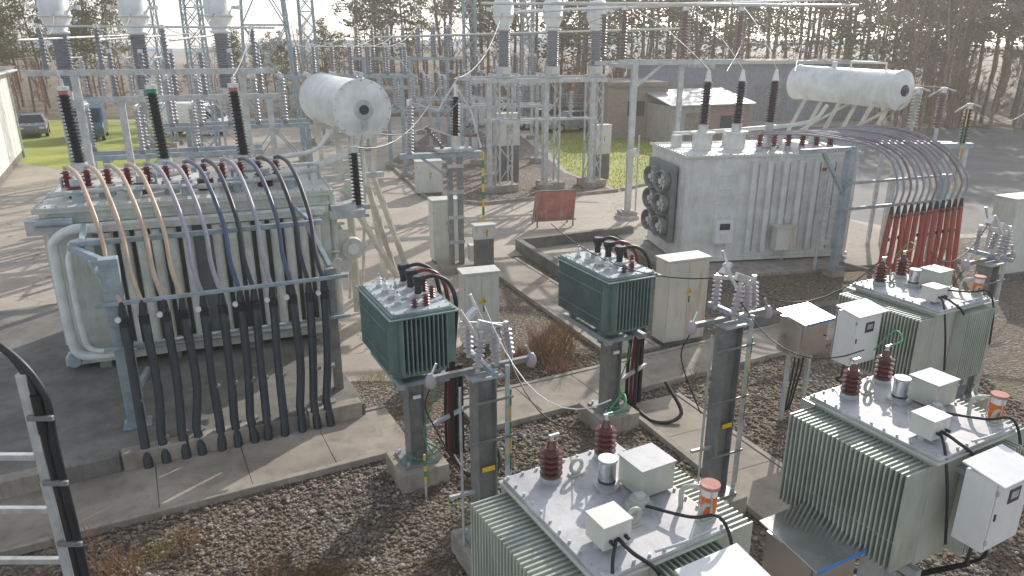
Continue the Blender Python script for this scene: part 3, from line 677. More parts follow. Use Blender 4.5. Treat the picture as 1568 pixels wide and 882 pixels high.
# ---------------------------------------------------------------- green transformers
def greentr(x,y,th,cables=True):
    b=B('distribution_transformer',(x,y,0),th)
    b.M=b.O@Matrix.Diagonal((1.12,1.16,1.0,1))
    zb,zt=1.80,2.68;hx,hy=.43,.70
    b.bx(-.30,.30,-.57,.57,zb-.04,zt,'green')
    yy=-.55
    while yy<=.56:
        for s_ in(-1,1): b.bx(min(.303*s_,hx*s_),max(.303*s_,hx*s_),yy-.006,yy+.006,zb+.05,zt-.04,'green')
        yy+=.038
    xx=-.28
    while xx<=.29:
        for s_ in(-1,1): b.bx(xx-.008,xx+.008,min(.573*s_,hy*s_),max(.573*s_,hy*s_),zb+.05,zt-.04,'green')
        xx+=.055
    b.bx(-hx-.02,-hx,-.56,.56,zb+.22,zb+.235,'green');b.bx(-hx-.02,-hx,-.56,.56,zt-.22,zt-.205,'green')
    b.bx(-hx-.01,hx+.01,-hy-.01,hy+.01,zt-.03,zt-.012,'green')
    b.bx(-.40,.40,-.66,.66,zt-.01,zt+.01,'green');b.bx(-.37,.37,-.63,.63,zt+.012,zt+.035,'greenlt');zc=zt+.035
    bolts(b,-.35,.35,-.61,.61,zc,.12,'galv',.011,.018)
    for k in range(4):
        yy=.40-k*.24;b.cyl((-.2,yy,zc),(-.2,yy,zc+.03),.045,'galv');b.ins((-.2,yy,zc+.03),(-.2,yy,zc+.15),.025,.042,3,'whiteg',12);b.cyl((-.2,yy,zc+.15),(-.2,yy,zc+.2),.012,'alu')
    if cables:
      for k in range(3):
        yy=.38-k*.27
        b.cyl((.12,yy,zc),(.12,yy,zc+.05),.06,'galv');b.cyl((.12,yy,zc+.05),(.12,yy,zc+.24),.045,'black',seg=12);b.cyl((.12,yy,zc+.16),(.12,yy,zc+.30),.055,'cableD',seg=12)
        b.cyl((.06,yy,zc+.25),(.20,yy,zc+.25),.05,'black',seg=12)
        b.tube(spline([(.16,yy,zc+.25),(.34,yy-.02,zc+.27),(.5,yy-.08,zc+.15),(.56,yy-.14,zc-.15),(.56,.0-k*.1,zc-.8),(.5,-.0-k*.1,.9),(.5,-k*.1,.05)],7),.028,'maroon' if k==1 else 'black',8)
        b.ins((.26,yy-.1,zc),(.26,yy-.1,zc+.17),.02,.045,5,'maroon',10)
    b.ins((.1,-.48,zc),(.1,-.48,zc+.16),.025,.05,4,'maroon',10);b.ins((-.05,-.5,zc),(-.05,-.5,zc+.12),.025,.045,3,'brown',10)
    for ey in(-.3,.3): b.box((-.02,ey,zc+.04),(.015,.07,.08),'greenlt')
    b.box((-.1,-.16,zc+.02),(.12,.09,.04),'greenlt')
    b.bx(-.33,.33,-.40,-.34,zb-.12,zb-.041,'green');b.bx(-.33,.33,.34,.40,zb-.12,zb-.041,'green')
    b.bx(-.32,-.25,-.6,.6,zb-.20,zb-.121,'bluest');b.bx(.25,.32,-.6,.6,zb-.20,zb-.121,'bluest')
    b.box((0,-.35,zb-.23),(.62,.08,.06),'green');b.box((0,-.2,zb-.24),(.5,.45,.07),'bluest')
    for s_ in(-1,1): b.cyl((.28*s_-.02,-.5,zb-.2),(.28*s_+.02,-.5,zb-.2),.05,'galv')
    pedestal(b,-.05,-.30,zb-.27,'galvd',.22)
    b.box((-.05,-.42,1.35),(.10,.02,.05),'white')
    b.tube(spline([(.2,-.3,zb-.2),(.15,-.46,1.3),(.0,-.46,.8),(.1,-.5,.45),(.2,-.35,.36)],6),.01,'stripeG',6)
    b.tube(spline([(.1,-.4,.36),(-.1,-.48,.4),(-.15,-.3,.45),(.1,-.15,.42),(.25,-.35,.38)],6),.014,'stripeG',6)
    if cables:
        b.tube(spline([(.5,0,.15),(.5,-.7,.1),(.9,-.8,.2),(1.0,-.3,.5)],6),.03,'black',8)
        b.beam((.1,-.3,.75),(.75,-.1,.8),.05,.05,'galv')
        for xx in (.62,.70): b.cyl((xx,-.05,0),(xx,-.05,1.5),.035,'black')
    return b.done(.003)
greentr(-1.50,9.5,27);greentr(1.50,11.04,27)
greentr(-6.3,6.8,27,False)

# ---------------------------------------------------------------- arrester posts
def stripe(b,p0,p1,n,r):
    for i in range(n):
        b.cyl(Vector(lerp(p0,p1,i/n)),Vector(lerp(p0,p1,(i+1)/n)),r,('stripeG','yellow')[i%2] if i>n*.35 else 'galv',seg=8)
def arrpost(x,y,h,th,nm='surge_arrester_post'):
    b=B(nm,(x,y,0),th)
    pedestal(b,0,0,h,'galvd',.24)
    b.bx(-.2,.2,-.16,.16,h,h+.03,'galv');b.beam((-.62,0,h+.08),(.62,0,h+.08),.06,.06,'galvd')
    b.beam((0,-.35,h+.14),(0,.4,h+.14),.06,.06,'bluest')
    for k,(ix,iy,tilt) in enumerate(((-.15,-.2,.05),(.1,-.15,-.03),(.2,.12,.06),(-.08,.2,0),(.32,-.05,-.05))):
        z0=h+.15;L=.34 if k!=2 else .26
        b.cyl((ix,iy,z0),(ix,iy,z0+.05),.03,'alu');b.ins((ix,iy,z0+.05),(ix+tilt,iy,z0+.05+L),.028,.062,6,'pinkins',14);b.cyl((ix+tilt,iy,z0+.05+L),(ix+tilt,iy,z0+.12+L),.03,'alu')
    for s_ in(-1,1):
        b.lathe((.62*s_,0,h+.04),(0,0,1),[(.0,-.08),(.05,-.06),(.065,0),(.055,.06),(.03,.1),(.0,.1)],'pinkins',14)
        b.cyl((.62*s_,0,h+.1),(.55*s_,.0,h+.25),.015,'alu')
    b.box((.03,-.12,h+.62),(.30,.05,.09),'alu',(0,22,0));b.box((-.12,.05,h+.72),(.2,.08,.05),'alu',(0,-30,15));b.beam((-.2,.15,h+.6),(.35,.1,h+.5),.03,.05,'alu')
    b.beam((-.15,-.2,h+.55),(-.3,-.1,h+.85),.025,.04,'alu');b.beam((.1,.12,h+.5),(-.05,.2,h+.9),.04,.03,'alu')
    b.cyl((-.28,0,.2),(-.28,0,h-.1),.016,'galv');b.cyl((.26,-.1,.1),(.26,-.1,h+.1),.028,'galv')
    stripe(b,(.30,-.1,.4),(.30,-.1,h-.2),9,.014)
    for z in (.9,1.7,h-.3): b.bx(-.30,.32,-.14,-.121,z,z+.03,'galvd')
    b.beam((-.12,0,1.0),(-.45,0,1.02),.04,.04,'galv')
    b.box((0,-.13,1.35),(.16,.012,.06),'yellow')
    b.tube(spline([(-.62,0,h),(-.66,.1,h-.3),(-.5,.15,h-.7),(-.3,.05,h-1.2)],6),.008,'black')
    return b.done(.004)
arrpost(-.33,7.35,2.5,27);arrpost(2.72,8.35,2.72,27);arrpost(7.75,11.2,2.65,27)

b=B('conductor_wires');
def wire(a,c,s=.2,r=.012,m='wire'): b.tube(sag(a,c,s),r,m,6)
wire((-.15,7.3,3.1),(.52,4.75,3.3),.35,.007,'black')
wire((-.3,7.4,3.3),(.78,5.1,3.35),.5,.006,'white')
wire((2.7,8.4,3.3),(5.2,9.55,3.3),.5,.009,'black')
wire((2.5,8.4,3.3),(.7,12.5,3.0),.3,.009,'black')
wire((2.7,8.3,3.2),(3.3,6.2,3.3),.4,.007,'black')
wire((7.6,11.2,3.3),(5.8,9.6,3.3),.35,.009,'black')
wire(tuple(sidetop),(-1.9,19.4,5.0),.5,.015)
wire(tuple(sidetop),(-3.2,15.6,4.2),.1,.012)
b.done()

b=B('cable_ladder',(-4.5,6.0,0),0)
b.bx(-.05,.05,-.03,.03,0,3.15,'galv');b.bx(-1.3,-1.22,-.03,.03,0,3.15,'galv')
for z in (.45,1.05,1.65,2.25): b.bx(-1.22,-.05,-.03,.03,z,z+.06,'galv')
for k in range(2):
    dx=.10+k*.08
    b.tube(spline([(dx,-.02,0),(dx,-.02,1.2),(dx-.01,-.02,2.4),(dx-.02,0,2.95),(-.12,.05,3.35),(-.5,.1,3.5),(-.9,.2,3.35)],7),.036,'black',10)
for z in (.6,1.3,2.0,2.7): b.bx(.0,.24,-.08,-.041,z,z+.05,'galvd')
b.cyl((.10,-.02,2.55),(.10,-.02,2.95),.052,'black')
b.done(.004)

# ---------------------------------------------------------------- cabinets
def cabinet(x,y,th,w,d,h,m='cab',z0=0,name='electrical_cabinet',tri=True):
    b=B(name,(x,y,0),th)
    b.bx(-w/2+.03,w/2-.03,-d/2+.03,d/2-.03,0,z0+.1,'concd')
    b.bx(-w/2,w/2,-d/2,d/2,z0+.1,z0+h,m);b.box((0,0,z0+h+.02),(w+.06,d+.06,.04),m)
    b.bx(-w/2+.03,-.004,-d/2-.012,-d/2-.001,z0+.15,z0+h-.04,m);b.bx(.004,w/2-.03,-d/2-.012,-d/2-.001,z0+.15,z0+h-.04,m)
    b.box((.04,-d/2-.02,z0+h*.55),(.02,.02,.14),'black')
    for s_ in(-1,1):
        for z in(.25,.8): b.cyl((s_*(w/2-.02),-d/2-.015,z0+h*z),(s_*(w/2-.02),-d/2-.015,z0+h*z+.07),.012,'galv',seg=6)
    if tri:
        b.add([(-.02-.07-w*.0,-d/2-.014,z0+h*.62),(.12,-d/2-.014,z0+h*.62),(.05,-d/2-.014,z0+h*.62+.12)],[(0,1,2)],'yellow')
        b.add([(.035,-d/2-.0155,z0+h*.62+.02),(.065,-d/2-.0155,z0+h*.62+.02),(.05,-d/2-.0155,z0+h*.62+.085)],[(0,1,2)],'black')
    return b.done(.008)
cabinet(-.68,14.0,18,.75,.4,1.65);cabinet(3.55,14.3,22,1.0,.45,1.85,'cabr')
cabinet(-1.95,20.3,20,.8,.5,1.85);cabinet(13.9,19.2,20,1.5,.6,2.15)
cabinet(-3.55,30.5,15,1.1,.6,1.4);cabinet(4.2,34.2,20,.8,.45,1.4,z0=1.1)
cabinet(-.2,33.3,20,1.0,.5,1.5,z0=1.6);cabinet(-.75,18.4,20,.55,.3,.45,z0=1.1)

b=B('red_notice_board',(1.5,24.6,0),14)
b.box((0,0,.75),(1.45,.04,1.0),'rustred',(8,0,0));b.box((0,-.03,1.27),(1.5,.06,.05),'wood',(8,0,0));b.box((0,-.03,.24),(1.5,.06,.05),'wood',(8,0,0))
for s_ in(-.65,.65): b.beam((s_,-.05,0),(s_,.08,1.35),.05,.05,'wood');b.beam((s_,.1,1.2),(s_,.6,0),.05,.05,'wood')
b.done(.004)
for x,y,h in ((-6.35,8.35,.9),(-1.2,8.6,.7),(13.3,21.5,4.3)):
    b=B('striped_marker_stake',(x,y,0));stripe(b,(0,0,0),(0,0,h),8,.018);b.done()

b=B('disconnector_switch',(-1.55,19.4,0),18)
b.slabpoly([(-.5,-.4),(.5,-.4),(.5,.4),(-.5,.4)],-.05,.2,'conc')
b.bx(-.20,-.08,-.1,.1,.2,3.2,'galvd');b.bx(.08,.20,-.1,.1,.2,3.2,'galvd')
for z in (.8,1.5,2.2,2.9): b.bx(-.22,.22,-.12,-.101,z,z+.1,'galv')
b.bx(-1.45,.75,-.14,.14,3.2,3.32,'bluest');b.beam((-.1,0,2.6),(-.9,0,3.2),.07,.07,'bluest')
b.bx(-.5,.5,-.25,.25,3.34,3.42,'galv')
b.ins((-1.2,0,3.32),(-1.15,0,4.55),.06,.12,15,'greyins',14);b.cyl((-1.15,0,4.55),(-1.15,0,4.7),.08,'alu')
b.cyl((.05,0,3.42),(.05,0,3.75),.13,'alu',seg=16);b.ins((.05,0,3.75),(.08,0,4.75),.07,.13,13,'black',14);b.cyl((.08,0,4.75),(.08,0,5.05),.06,'alu')
b.ins((-.3,0,3.42),(-.75,0,4.0),.04,.08,8,'brownm',10)
for (a,c) in (((-.75,0,4.0),(.05,0,3.7)),((-1.15,0,4.65),(-.4,0,4.4)),((-.4,0,4.4),(.2,0,5.3)),((.08,0,5.0),(.5,.1,4.4)),((.5,.1,4.4),(.75,0,3.4))): b.beam(a,c,.04,.04,'alu')
for x in(.35,.55): b.cyl((x,0,3.42),(x,0,3.7),.06,'galv');b.box((x,0,3.74),(.14,.1,.08),'brownm')
stripe(b,(.75,-.15,.3),(.75,-.15,3.3),14,.035)
b.box((.55,-.2,.55),(.5,.3,.45),'cab')
b.done(.004)

# ---------------------------------------------------------------- generic bays
def post(b,x,y,z,w,m):
    b.bx(x-.3,x+.3,y-.3,y+.3,-.05,.25,'conc')
    b.bx(x-w/2,x+w/2,y-w/2,y+w/2,.25,z,m)
    b.bx(x-w*.9,x+w*.9,y-w*.9,y+w*.9,.25,.29,m)
def bay(x,y,th,xs,posts,hb,ih,ri,m='greyins',beamm='galv',name='post_insulator_rack',n=12,bus=True,rows=(0,)):
    b=B(name,(x,y,0),th);x0,x1=min(xs)-.5,max(xs)+.5
    for p in posts: post(b,p,0,hb-.08,.18,beamm)
    for r_ in rows:
        b.bx(x0,x1,r_-.09,r_+.09,hb-.075,hb+.075,beamm)
    if len(rows)>1:
        for p in posts: b.bx(p-.07,p+.07,min(rows),max(rows),hb-.22,hb-.08,beamm)
    tops=[]
    for r_ in rows:
        for xx in xs:
            b.cyl((xx,r_,hb+.075),(xx,r_,hb+.17),ri*.8,'galvd',seg=10)
            b.ins((xx,r_,hb+.17),(xx,r_,hb+.17+ih),ri*.55,ri,n,m,10)
            b.cyl((xx,r_,hb+.17+ih),(xx,r_,hb+.27+ih),ri*.7,'alu',seg=10)
            tops.append(b.M@Vector((xx,r_,hb+.27+ih)))
    if bus and len(rows)>1:
        for xx in xs: b.cyl((xx,min(rows)-.3,hb+.3+ih),(xx,max(rows)+.3,hb+.3+ih),.035,'alu',seg=8)
    b.done();return tops
t1=bay(-12.6,19.6,20,[.4,1.7,3.3,5.6],[1.0,5.2],5.33,.95,.10,'greyind',n=10)
t1b=bay(-12.2,21.2,20,[.8,1.6,2.4,3.2,4.0,4.8],[.9,5.0],4.55,1.1,.10,'greyind','galv',n=11)
t1c=bay(-12.5,27,20,[0,1.0,2,3,4,5,6,7],[.5,3.5,6.5],3.1,1.6,.12,'greyins','bluest',n=13,rows=(0,1.6))
bay(-13.5,23,20,[0,1.6,3.2,4.8],[.5,4.4],2.6,1.3,.12,'greyins','bluest',n=12,rows=(0,1.2))
t2=bay(-9.5,33,15,[0,.8,1.6,2.4,3.2,4.0,4.8],[.3,2.5,4.6],4.7,1.1,.10,'greyind','bluest',n=10,rows=(0,1.4))
t3=bay(-9.0,44,10,[0,.9,1.8,2.7,3.6,4.5,5.4],[.3,3,5.2],5.3,1.6,.13,'greyind','bluest',n=11,rows=(0,2))
bay(-6.5,37,15,[0,.8,1.6,2.4,3.2],[.3,2.8],2.9,1.4,.11,'greyins','bluest',n=11,rows=(0,1.5))
bay(-5.2,44,12,[0,.9,1.8,2.7,3.6,4.5],[.3,2.2,4.2],3.0,1.3,.13,'brownm','galv',n=10,rows=(0,1.8))
bay(-9.5,52,12,[0,1.2,2.4,3.6,4.8,6],[.3,3,5.5],3.2,1.8,.14,'brownm','galv',n=10,rows=(0,2))
bay(-2.0,49,12,[0,1.2,2.4,3.6],[.3,2.2,3.4],3.6,1.6,.13,'greyind','galv',n=10,rows=(0,1.8))
bay(-20,34,15,[0,1.2,2.4,3.6],[.3,3.2],3.6,1.6,.13,'greyins','bluest',n=10,rows=(0,1.8))
bay(-2.2,38.5,12,[0,1.3,2.6,3.9],[.3,2.2,3.6],3.0,1.3,.13,'greyins','galv',n=10,rows=(0,1.2))
b=B('busbar_gantry',(4.25,26,0),8)
post(b,0,0,5.4,.2,'galv');b.bx(-.6,4.0,-.1,.1,5.4,5.56,'galv');post(b,2.9,3.2,5.3,.18,'galv');b.bx(-.6,4.0,3.1,3.3,5.3,5.45,'galv')
for x in(0,2.9): b.bx(x-.07,x+.07,.1,3.1,5.25,5.39,'galv')
b.beam((0,0,4.6),(1.0,0,5.4),.08,.08,'galv');b.cyl((.25,-.15,.3),(.25,-.15,3),.03,'galv')
b.bx(-.35,.35,-.35,.35,0,.12,'galv');b.box((.0,-.15,2.4),(.35,.12,.3),'galv')
gt=[]
for x,y in((-.45,0),(3.7,0),(1.7,0),(-.3,3.2),(3.0,3.2)):
    b.ins((x,y,5.6),(x,y,7.15),.08,.16,15,'brownm',12);b.cyl((x,y,7.15),(x,y,7.3),.11,'alu');gt.append(b.M@Vector((x,y,7.3)))
b.cyl((-3,0,7.35),(8,0,7.35),.05,'alu');b.cyl((-5,3.2,7.5),(9,3.2,7.5),.05,'alu')
b.done(.004)
def ct(x,y,zb,zi,zt,ri=.26,hr=.45,name='current_transformer',m='greyind'):
    b=B(name,(x,y,0),20)
    b.slabpoly([(-.5,-.5),(.5,-.5),(.5,.5),(-.5,.5)],-.05,.3,'conc')
    for sx in(-.28,.28):
        for sy in(-.28,.28): b.beam((sx,sy,.3),(sx,sy,zb),.07,.07,'galv')
    z=.5;k=1
    while z+.7<zb:
        b.beam((-.28*k,-.28,z),(.28*k,-.28,z+.7),.03,.04,'galv');b.beam((.28,-.28*k,z),(.28,.28*k,z+.7),.03,.04,'galv');b.beam((-.28,.28*k,z),(-.28,-.28*k,z+.7),.03,.04,'galv');z+=.7;k=-k
    b.bx(-.38,.38,-.38,.38,zb,zb+.08,'galv');b.cyl((0,0,zb+.08),(0,0,zb+.45),ri*1.15,'galv',seg=18);b.box((0,-ri*1.3,zb+.28),(.3,.14,.26),'cab')
    b.ins((0,0,zb+.45),(0,0,zi),ri*.72,ri,int((zi-zb)/.11),m,16)
    h=zt-zi
    b.lathe((0,0,zi),(0,0,1),[(ri*.8,0),(ri*1.1,.04),(ri*1.1,.1),(ri*.85,.12),(hr,h*.38),(hr,h*.42),(hr*1.08,h*.42),(hr*1.08,h*.47),(hr,h*.47),(hr,h*.86),(hr*.75,h*.96),(0,h)],'cons',24)
    b.cyl((-hr-.25,0,zi+h*.65),(hr+.25,0,zi+h*.65),.05,'alu');b.box((-hr-.25,0,zi+h*.65),(.1,.14,.14),'alu');b.box((hr+.25,0,zi+h*.65),(.1,.14,.14),'alu')
    b.done();return (x,y,zi+h*.65)
c1=ct(-14.4,24.2,4.2,6.35,7.6,.3,.44);c2=ct(-12.3,25.0,4.2,6.35,7.65,.3,.44);c3=ct(-9.9,25.9,4.2,6.4,7.7,.3,.44)
k=[]
for x,y in((-.35,31.3),(1.7,31.9),(3.6,32.5)): k.append(ct(x,y,4.75,6.6,7.85,.28,.42))
b=B('instrument_transformer_frame',(-1.4,30.9,0),15)
for x in (.4,2.9,5.0): post(b,x,-.2,4.55,.2,'galv')
b.bx(-.3,5.6,-.35,-.1,4.55,4.72,'galv');b.bx(.2,5.2,-.32,-.12,3.0,3.1,'galv');b.bx(.8,2.2,-.5,-.2,2.9,3.05,'galv')
b.bx(-.5,6,1.6,1.8,4.6,4.76,'galv')
for x in (1.7,4.0): b.ins((x,-.22,3.1),(x,-.22,4.2),.06,.12,10,'greyins',10)
b.done()
def lattice(x,y,th,w0,w1,h,name='lattice_tower',m='bluest',s=.09):
    b=B(name,(x,y,0),th);n=max(3,int(h/(w0*1.0)));zs=[h*i/n for i in range(n+1)]
    def c(i,k):
        w=(w0+(w1-w0)*zs[i]/h)/2;return Vector(((w,w,-w,-w)[k],(w,-w,-w,w)[k],zs[i]))
    for i in range(n):
        for k in range(4):
            b.beam(c(i,k),c(i+1,k),s,s,m);kk=(k+1)%4
            b.beam(c(i,k),c(i+1,kk),s*.5,s*.6,m);b.beam(c(i,kk),c(i+1,k),s*.5,s*.6,m);b.beam(c(i+1,k),c(i+1,kk),s*.5,s*.5,m)
    for k in range(4): 
        q=c(0,k);b.bx(q.x-.3,q.x+.3,q.y-.3,q.y+.3,-.05,.3,'conc')
    b.done()
lattice(-12.3,38,20,2.9,1.3,14);lattice(-12.6,47,10,1.0,.7,14,s=.08);lattice(-2.9,52,10,.9,.7,14,s=.08)
lattice(-17.5,42,10,1.0,.8,13,s=.08);lattice(1.2,58,10,.9,.7,13,s=.08);lattice(-22,46,10,1.4,.8,13,s=.08)
b=B('overhead_busbars');b.world()
def tb(a,c,r=.05): b.cyl(a,c,r,'alu',seg=8)
tb((-8,44,6.5),(9,41,6.9));tb((-8,46,6.5),(9,43,6.9));tb((-.3,31.5,7.3),(16,26,7.7),.045);tb((-.3,33,7.4),(16,29,7.9),.045)
tb((-12.4,19.8,6.5),(-6.8,21.9,6.5),.03)
for xx in (-13,-11,-9): tb((xx,20,6.15),(xx-6,40,6.6),.035)
def wr(a,c,s=.4,r=.012): b.tube(sag(a,c,s,12),r,'wire',6)
for h,t in zip(hvtop,(t1[0],t1[1],t1[3])): wr(h,t,.15,.013)
for h,t in zip((c1,c2,c3),(t1[0],t1[1],t1[2])): wr(h,t,.5,.013)
for h,t in zip(rthv,(gt[0],gt[2],gt[1])): wr(h,t,-.2,.012)
for i in range(3): wr(k[i],gt[i],.7,.012)
for i in range(5): wr(t2[i],t3[i],.5,.014)
wr((-1.5,19.4,5.2),k[0],.6);wr((-1.6,19.5,5.2),(-5.2,33,6.0),.6);wr((-1.15,19.2,4.9),(-3.0,16,4.2),.4)
wr(arr[0],(9.5,19.9,3.8),.2);wr(arr[1],gt[1],.6);wr(arr[2],(16,23,4.0),.4)
for xx in(6.3,8.3): b.tube(spline([(xx+1.2,26.3,7.4),(xx+1.7,26,6.7),(xx+1.2,25,5.9),(xx-.0,22,5.3)],6),.014,'wire',6)
b.tube([(-20,60,9.5),(-5,58,8.6),(8,57,9.0),(30,60,11)],.02,'wire',6)
b.done()

# ---------------------------------------------------------------- buildings
b=B('rendered_building',(-22.2,30.5,0),28)
b.bx(-9,0,0,13,.0,4.6,'render');b.bx(-9.2,.35,-.3,13.3,4.6,4.85,'cab');b.bx(-9.3,.42,-.4,13.4,4.85,4.95,'roofd')
b.bx(.0,.04,0,13,.0,.35,'concd')
for y in(3.2,6.5,9.8): b.bx(.0,.012,y,y+.04,.35,4.6,'cab')
b.cyl((.1,12,0),(.1,12,4.6),.06,'galv');b.cyl((.45,-.3,4.72),(.45,13.3,4.72),.07,'galv')
b.done(.02)
b=B('brick_hut',(6.4,49.5,0),10)
b.bx(0,4.2,0,6,.0,3.5,'brick');b.bx(-.2,4.4,-.25,6.3,3.5,3.72,'roofd');b.bx(-.22,4.42,-.27,-.25,3.45,3.74,'wood');b.bx(-.01,0,1.5,2.4,.0,2.1,'wood');b.bx(1.4,2.6,-.02,0,1.5,2.5,'glass');b.bx(1.3,2.7,-.06,-.02,1.4,1.5,'conc')
b.done(.02)
b=B('tin_roof_shed',(10.0,46.3,0),12)
b.bx(0,2.6,0,4,.0,2.4,'corrl');b.bx(2.6,5.4,0,4,0,2.5,'brickr')
x=.1
while x<2.55: b.bx(x,x+.06,-.03,0,0,2.35,'corrl');x+=.2
b.add([(-.2,-.4,2.42),(5.6,-.4,2.5),(5.6,4.4,3.2),(-.2,4.4,3.1),(-.2,-.4,2.5),(5.6,-.4,2.58),(5.6,4.4,3.28),(-.2,4.4,3.18)],[(0,3,2,1),(4,5,6,7),(0,1,5,4),(1,2,6,5),(2,3,7,6),(3,0,4,7)],'galv')
b.bx(1.0,2.0,-.06,-.03,0,2.0,'wood');b.bx(3.4,4.4,-.03,0,1.0,1.8,'glass')
b.done(.01)
b=B('corrugated_warehouse',(11.5,62,0),4)
b.bx(0,20,0,9,0,4.6,'corr');x=0
while x<20: b.bx(x,x+.14,-.06,0,.2,4.5,'corr');x+=.42
b.bx(-.3,20.3,-.4,9.3,4.6,4.85,'cab');b.bx(0,20,-.08,-.0,0,.2,'conc')
for x in(3,9,15): b.bx(x,x+2.6,-.10,-.061,0,3.0,'galvd')
b.done()
b=B('boundary_fence',(0,0,0))
P=[(-46,66),(-10,69),(12,60)]
for a,c in zip(P[:-1],P[1:]):
    L_=math.dist(a,c);n=int(L_/2.5)
    for i in range(n+1):
        q=lerp(a,c,i/n);b.cyl((q[0],q[1],0),(q[0],q[1],2.2),.04,'galv',seg=6)
    for z in(.3,.7,1.1,1.5,1.9,2.15): b.beam((*a,z),(*c,z),.015,.015,'galv')
b.done()

# ---------------------------------------------------------------- vehicles
def car(x,y,th,col,van=False):
    mn='car_paint_%d'%len(bpy.data.materials)
    M[mn]=mat(mn,col,.25,.2,var=.05,damt=.1)
    b=B('parked_van' if van else 'parked_car',(x,y,0),th)
    if van:
        body=[(-2.4,.35),(2.3,.35),(2.45,.9),(2.0,1.25),(1.3,2.1),(.9,2.25),(-2.35,2.25),(-2.45,1.2)]
        b.prism(body,-.95,.95,mn);gl=[(1.0,1.2),(1.85,1.2),(1.25,1.95),(1.0,1.95)]
        for s_ in(-1,1): 
            b.prism(gl,.951*s_,.96*s_,'glass')
        b.add([(2.03,-.8,1.28),(2.03,.8,1.28),(1.36,.8,2.08),(1.36,-.8,2.08)],[(0,1,2,3)],'glass')
        b.bx(-2.47,-2.44,-.7,.7,1.3,1.95,'glass')
        wx=(-1.5,1.55)
    else:
        low=[(-2.15,.3),(2.15,.3),(2.2,.6),(2.0,.82),(1.1,.95),(-1.9,1.0),(-2.2,.8)]
        b.prism(low,-.88,.88,mn)
        c0=[(1.15,.95),(.45,1.42),(-1.2,1.45),(-1.95,1.0)]
        vs=[(p[0],-.8 if p[1]<1.2 else -.62,p[1]) for p in c0]+[(p[0],.8 if p[1]<1.2 else .62,p[1]) for p in c0]
        b.add(vs,[(0,1,2,3),(7,6,5,4),(0,4,5,1),(2,6,7,3)],'glass');b.add([(p[0],p[1],p[2]+.004) for p in (vs[1],vs[5],vs[6],vs[2])],[(0,1,2,3)],mn)
        for xx in(.45,-.4,-1.2): b.beam((xx,-.63,1.43),(xx+.1,-.81,.97),.05,.03,mn);b.beam((xx,.63,1.43),(xx+.1,.81,.97),.05,.03,mn)
        wx=(-1.35,1.35)
    for w_ in wx:
        for s_ in(-1,1): b.cyl((w_,.72*s_,.33),(w_,.92*s_,.33),.33,'tyre',seg=20);b.cyl((w_,.921*s_,.33),(w_,.93*s_,.33),.2,'alu',seg=14)
    xe=2.2
    for s_ in(-.6,.6): b.box((xe-.03,s_,.68),(.06,.3,.13),'whiteg');b.box((-xe-.0,s_,.8),(.06,.25,.14),'cableR')
    b.done(.03)
car(4.4,54.5,-155,(.35,.38,.42));car(4.9,59,-155,(.08,.09,.12));car(1.2,60.5,-155,(.6,.6,.62));car(2.0,56.5,-155,(.5,.52,.55))
car(-2.2,58,10,(.75,.76,.78),True);car(-28.8,50,-65,(.08,.16,.25),True);car(-34.0,52,-60,(.2,.2,.22));car(-22.5,52,0,(.75,.76,.78),True);car(-24,58,-70,(.2,.22,.26))

# ---------------------------------------------------------------- trees
def leafquads(b,cs,n,r,s,m):
    vs=[];fs=[]
    for c in cs:
        for _ in range(n):
            d=Vector((random.gauss(0,1),random.gauss(0,1),random.gauss(0,.55)))*r*.55
            p=c+d;a=Vector((U(-1,1),U(-1,1),U(-.5,.5))).normalized()*s*U(.5,1.2);e=a.cross(Vector((U(-1,1),U(-1,1),U(-1,1)))).normalized()*s*U(.3,.7)
            k_=len(vs);vs+=[p-a-e*.4,p+e,p+a-e*.2,p-e];fs.append((k_,k_+1,k_+2,k_+3))
    b.add(vs,fs,m)
def pine_mesh(seed,h,low):
    random.seed(seed);b=B('pine')
    pts=[Vector((0,0,0))]
    for i in range(1,7): pts.append(Vector((pts[-1].x+U(-.18,.18),pts[-1].y+U(-.18,.18),h*i/6)))
    for i in range(6): b.cyl(pts[i],pts[i+1],.2*(1-i/6.5),'bark',r1=.2*(1-(i+1)/6.5),seg=7,caps=False)
    cs=[];z=h*low
    while z<h*1.0:
        f=(z-h*low)/(h*(1-low));R_=(1-f)**.7*h*.17+.5
        for _ in range(random.randint(2,4)):
            a=U(0,6.28);i=min(5,int(z/h*6));p=pts[i].lerp(pts[i+1],z/h*6-i)
            e=p+Vector((math.cos(a)*R_*U(.6,1.1),math.sin(a)*R_*U(.6,1.1),U(.0,.7)))
            b.cyl(p,e,.05,'bark',r1=.015,seg=4,caps=False);cs+=[p.lerp(e,.65),e]
        z+=h*.045
    leafquads(b,cs,17,.8,.21,'needle')
    for _ in range(8):
        a=U(0,6.28);z=U(.15,low)*h;b.cyl((0,0,z),(math.cos(a)*1.1,math.sin(a)*1.1,z+U(-.1,.3)),.03,'bark',r1=.01,seg=3,caps=False)
    return b
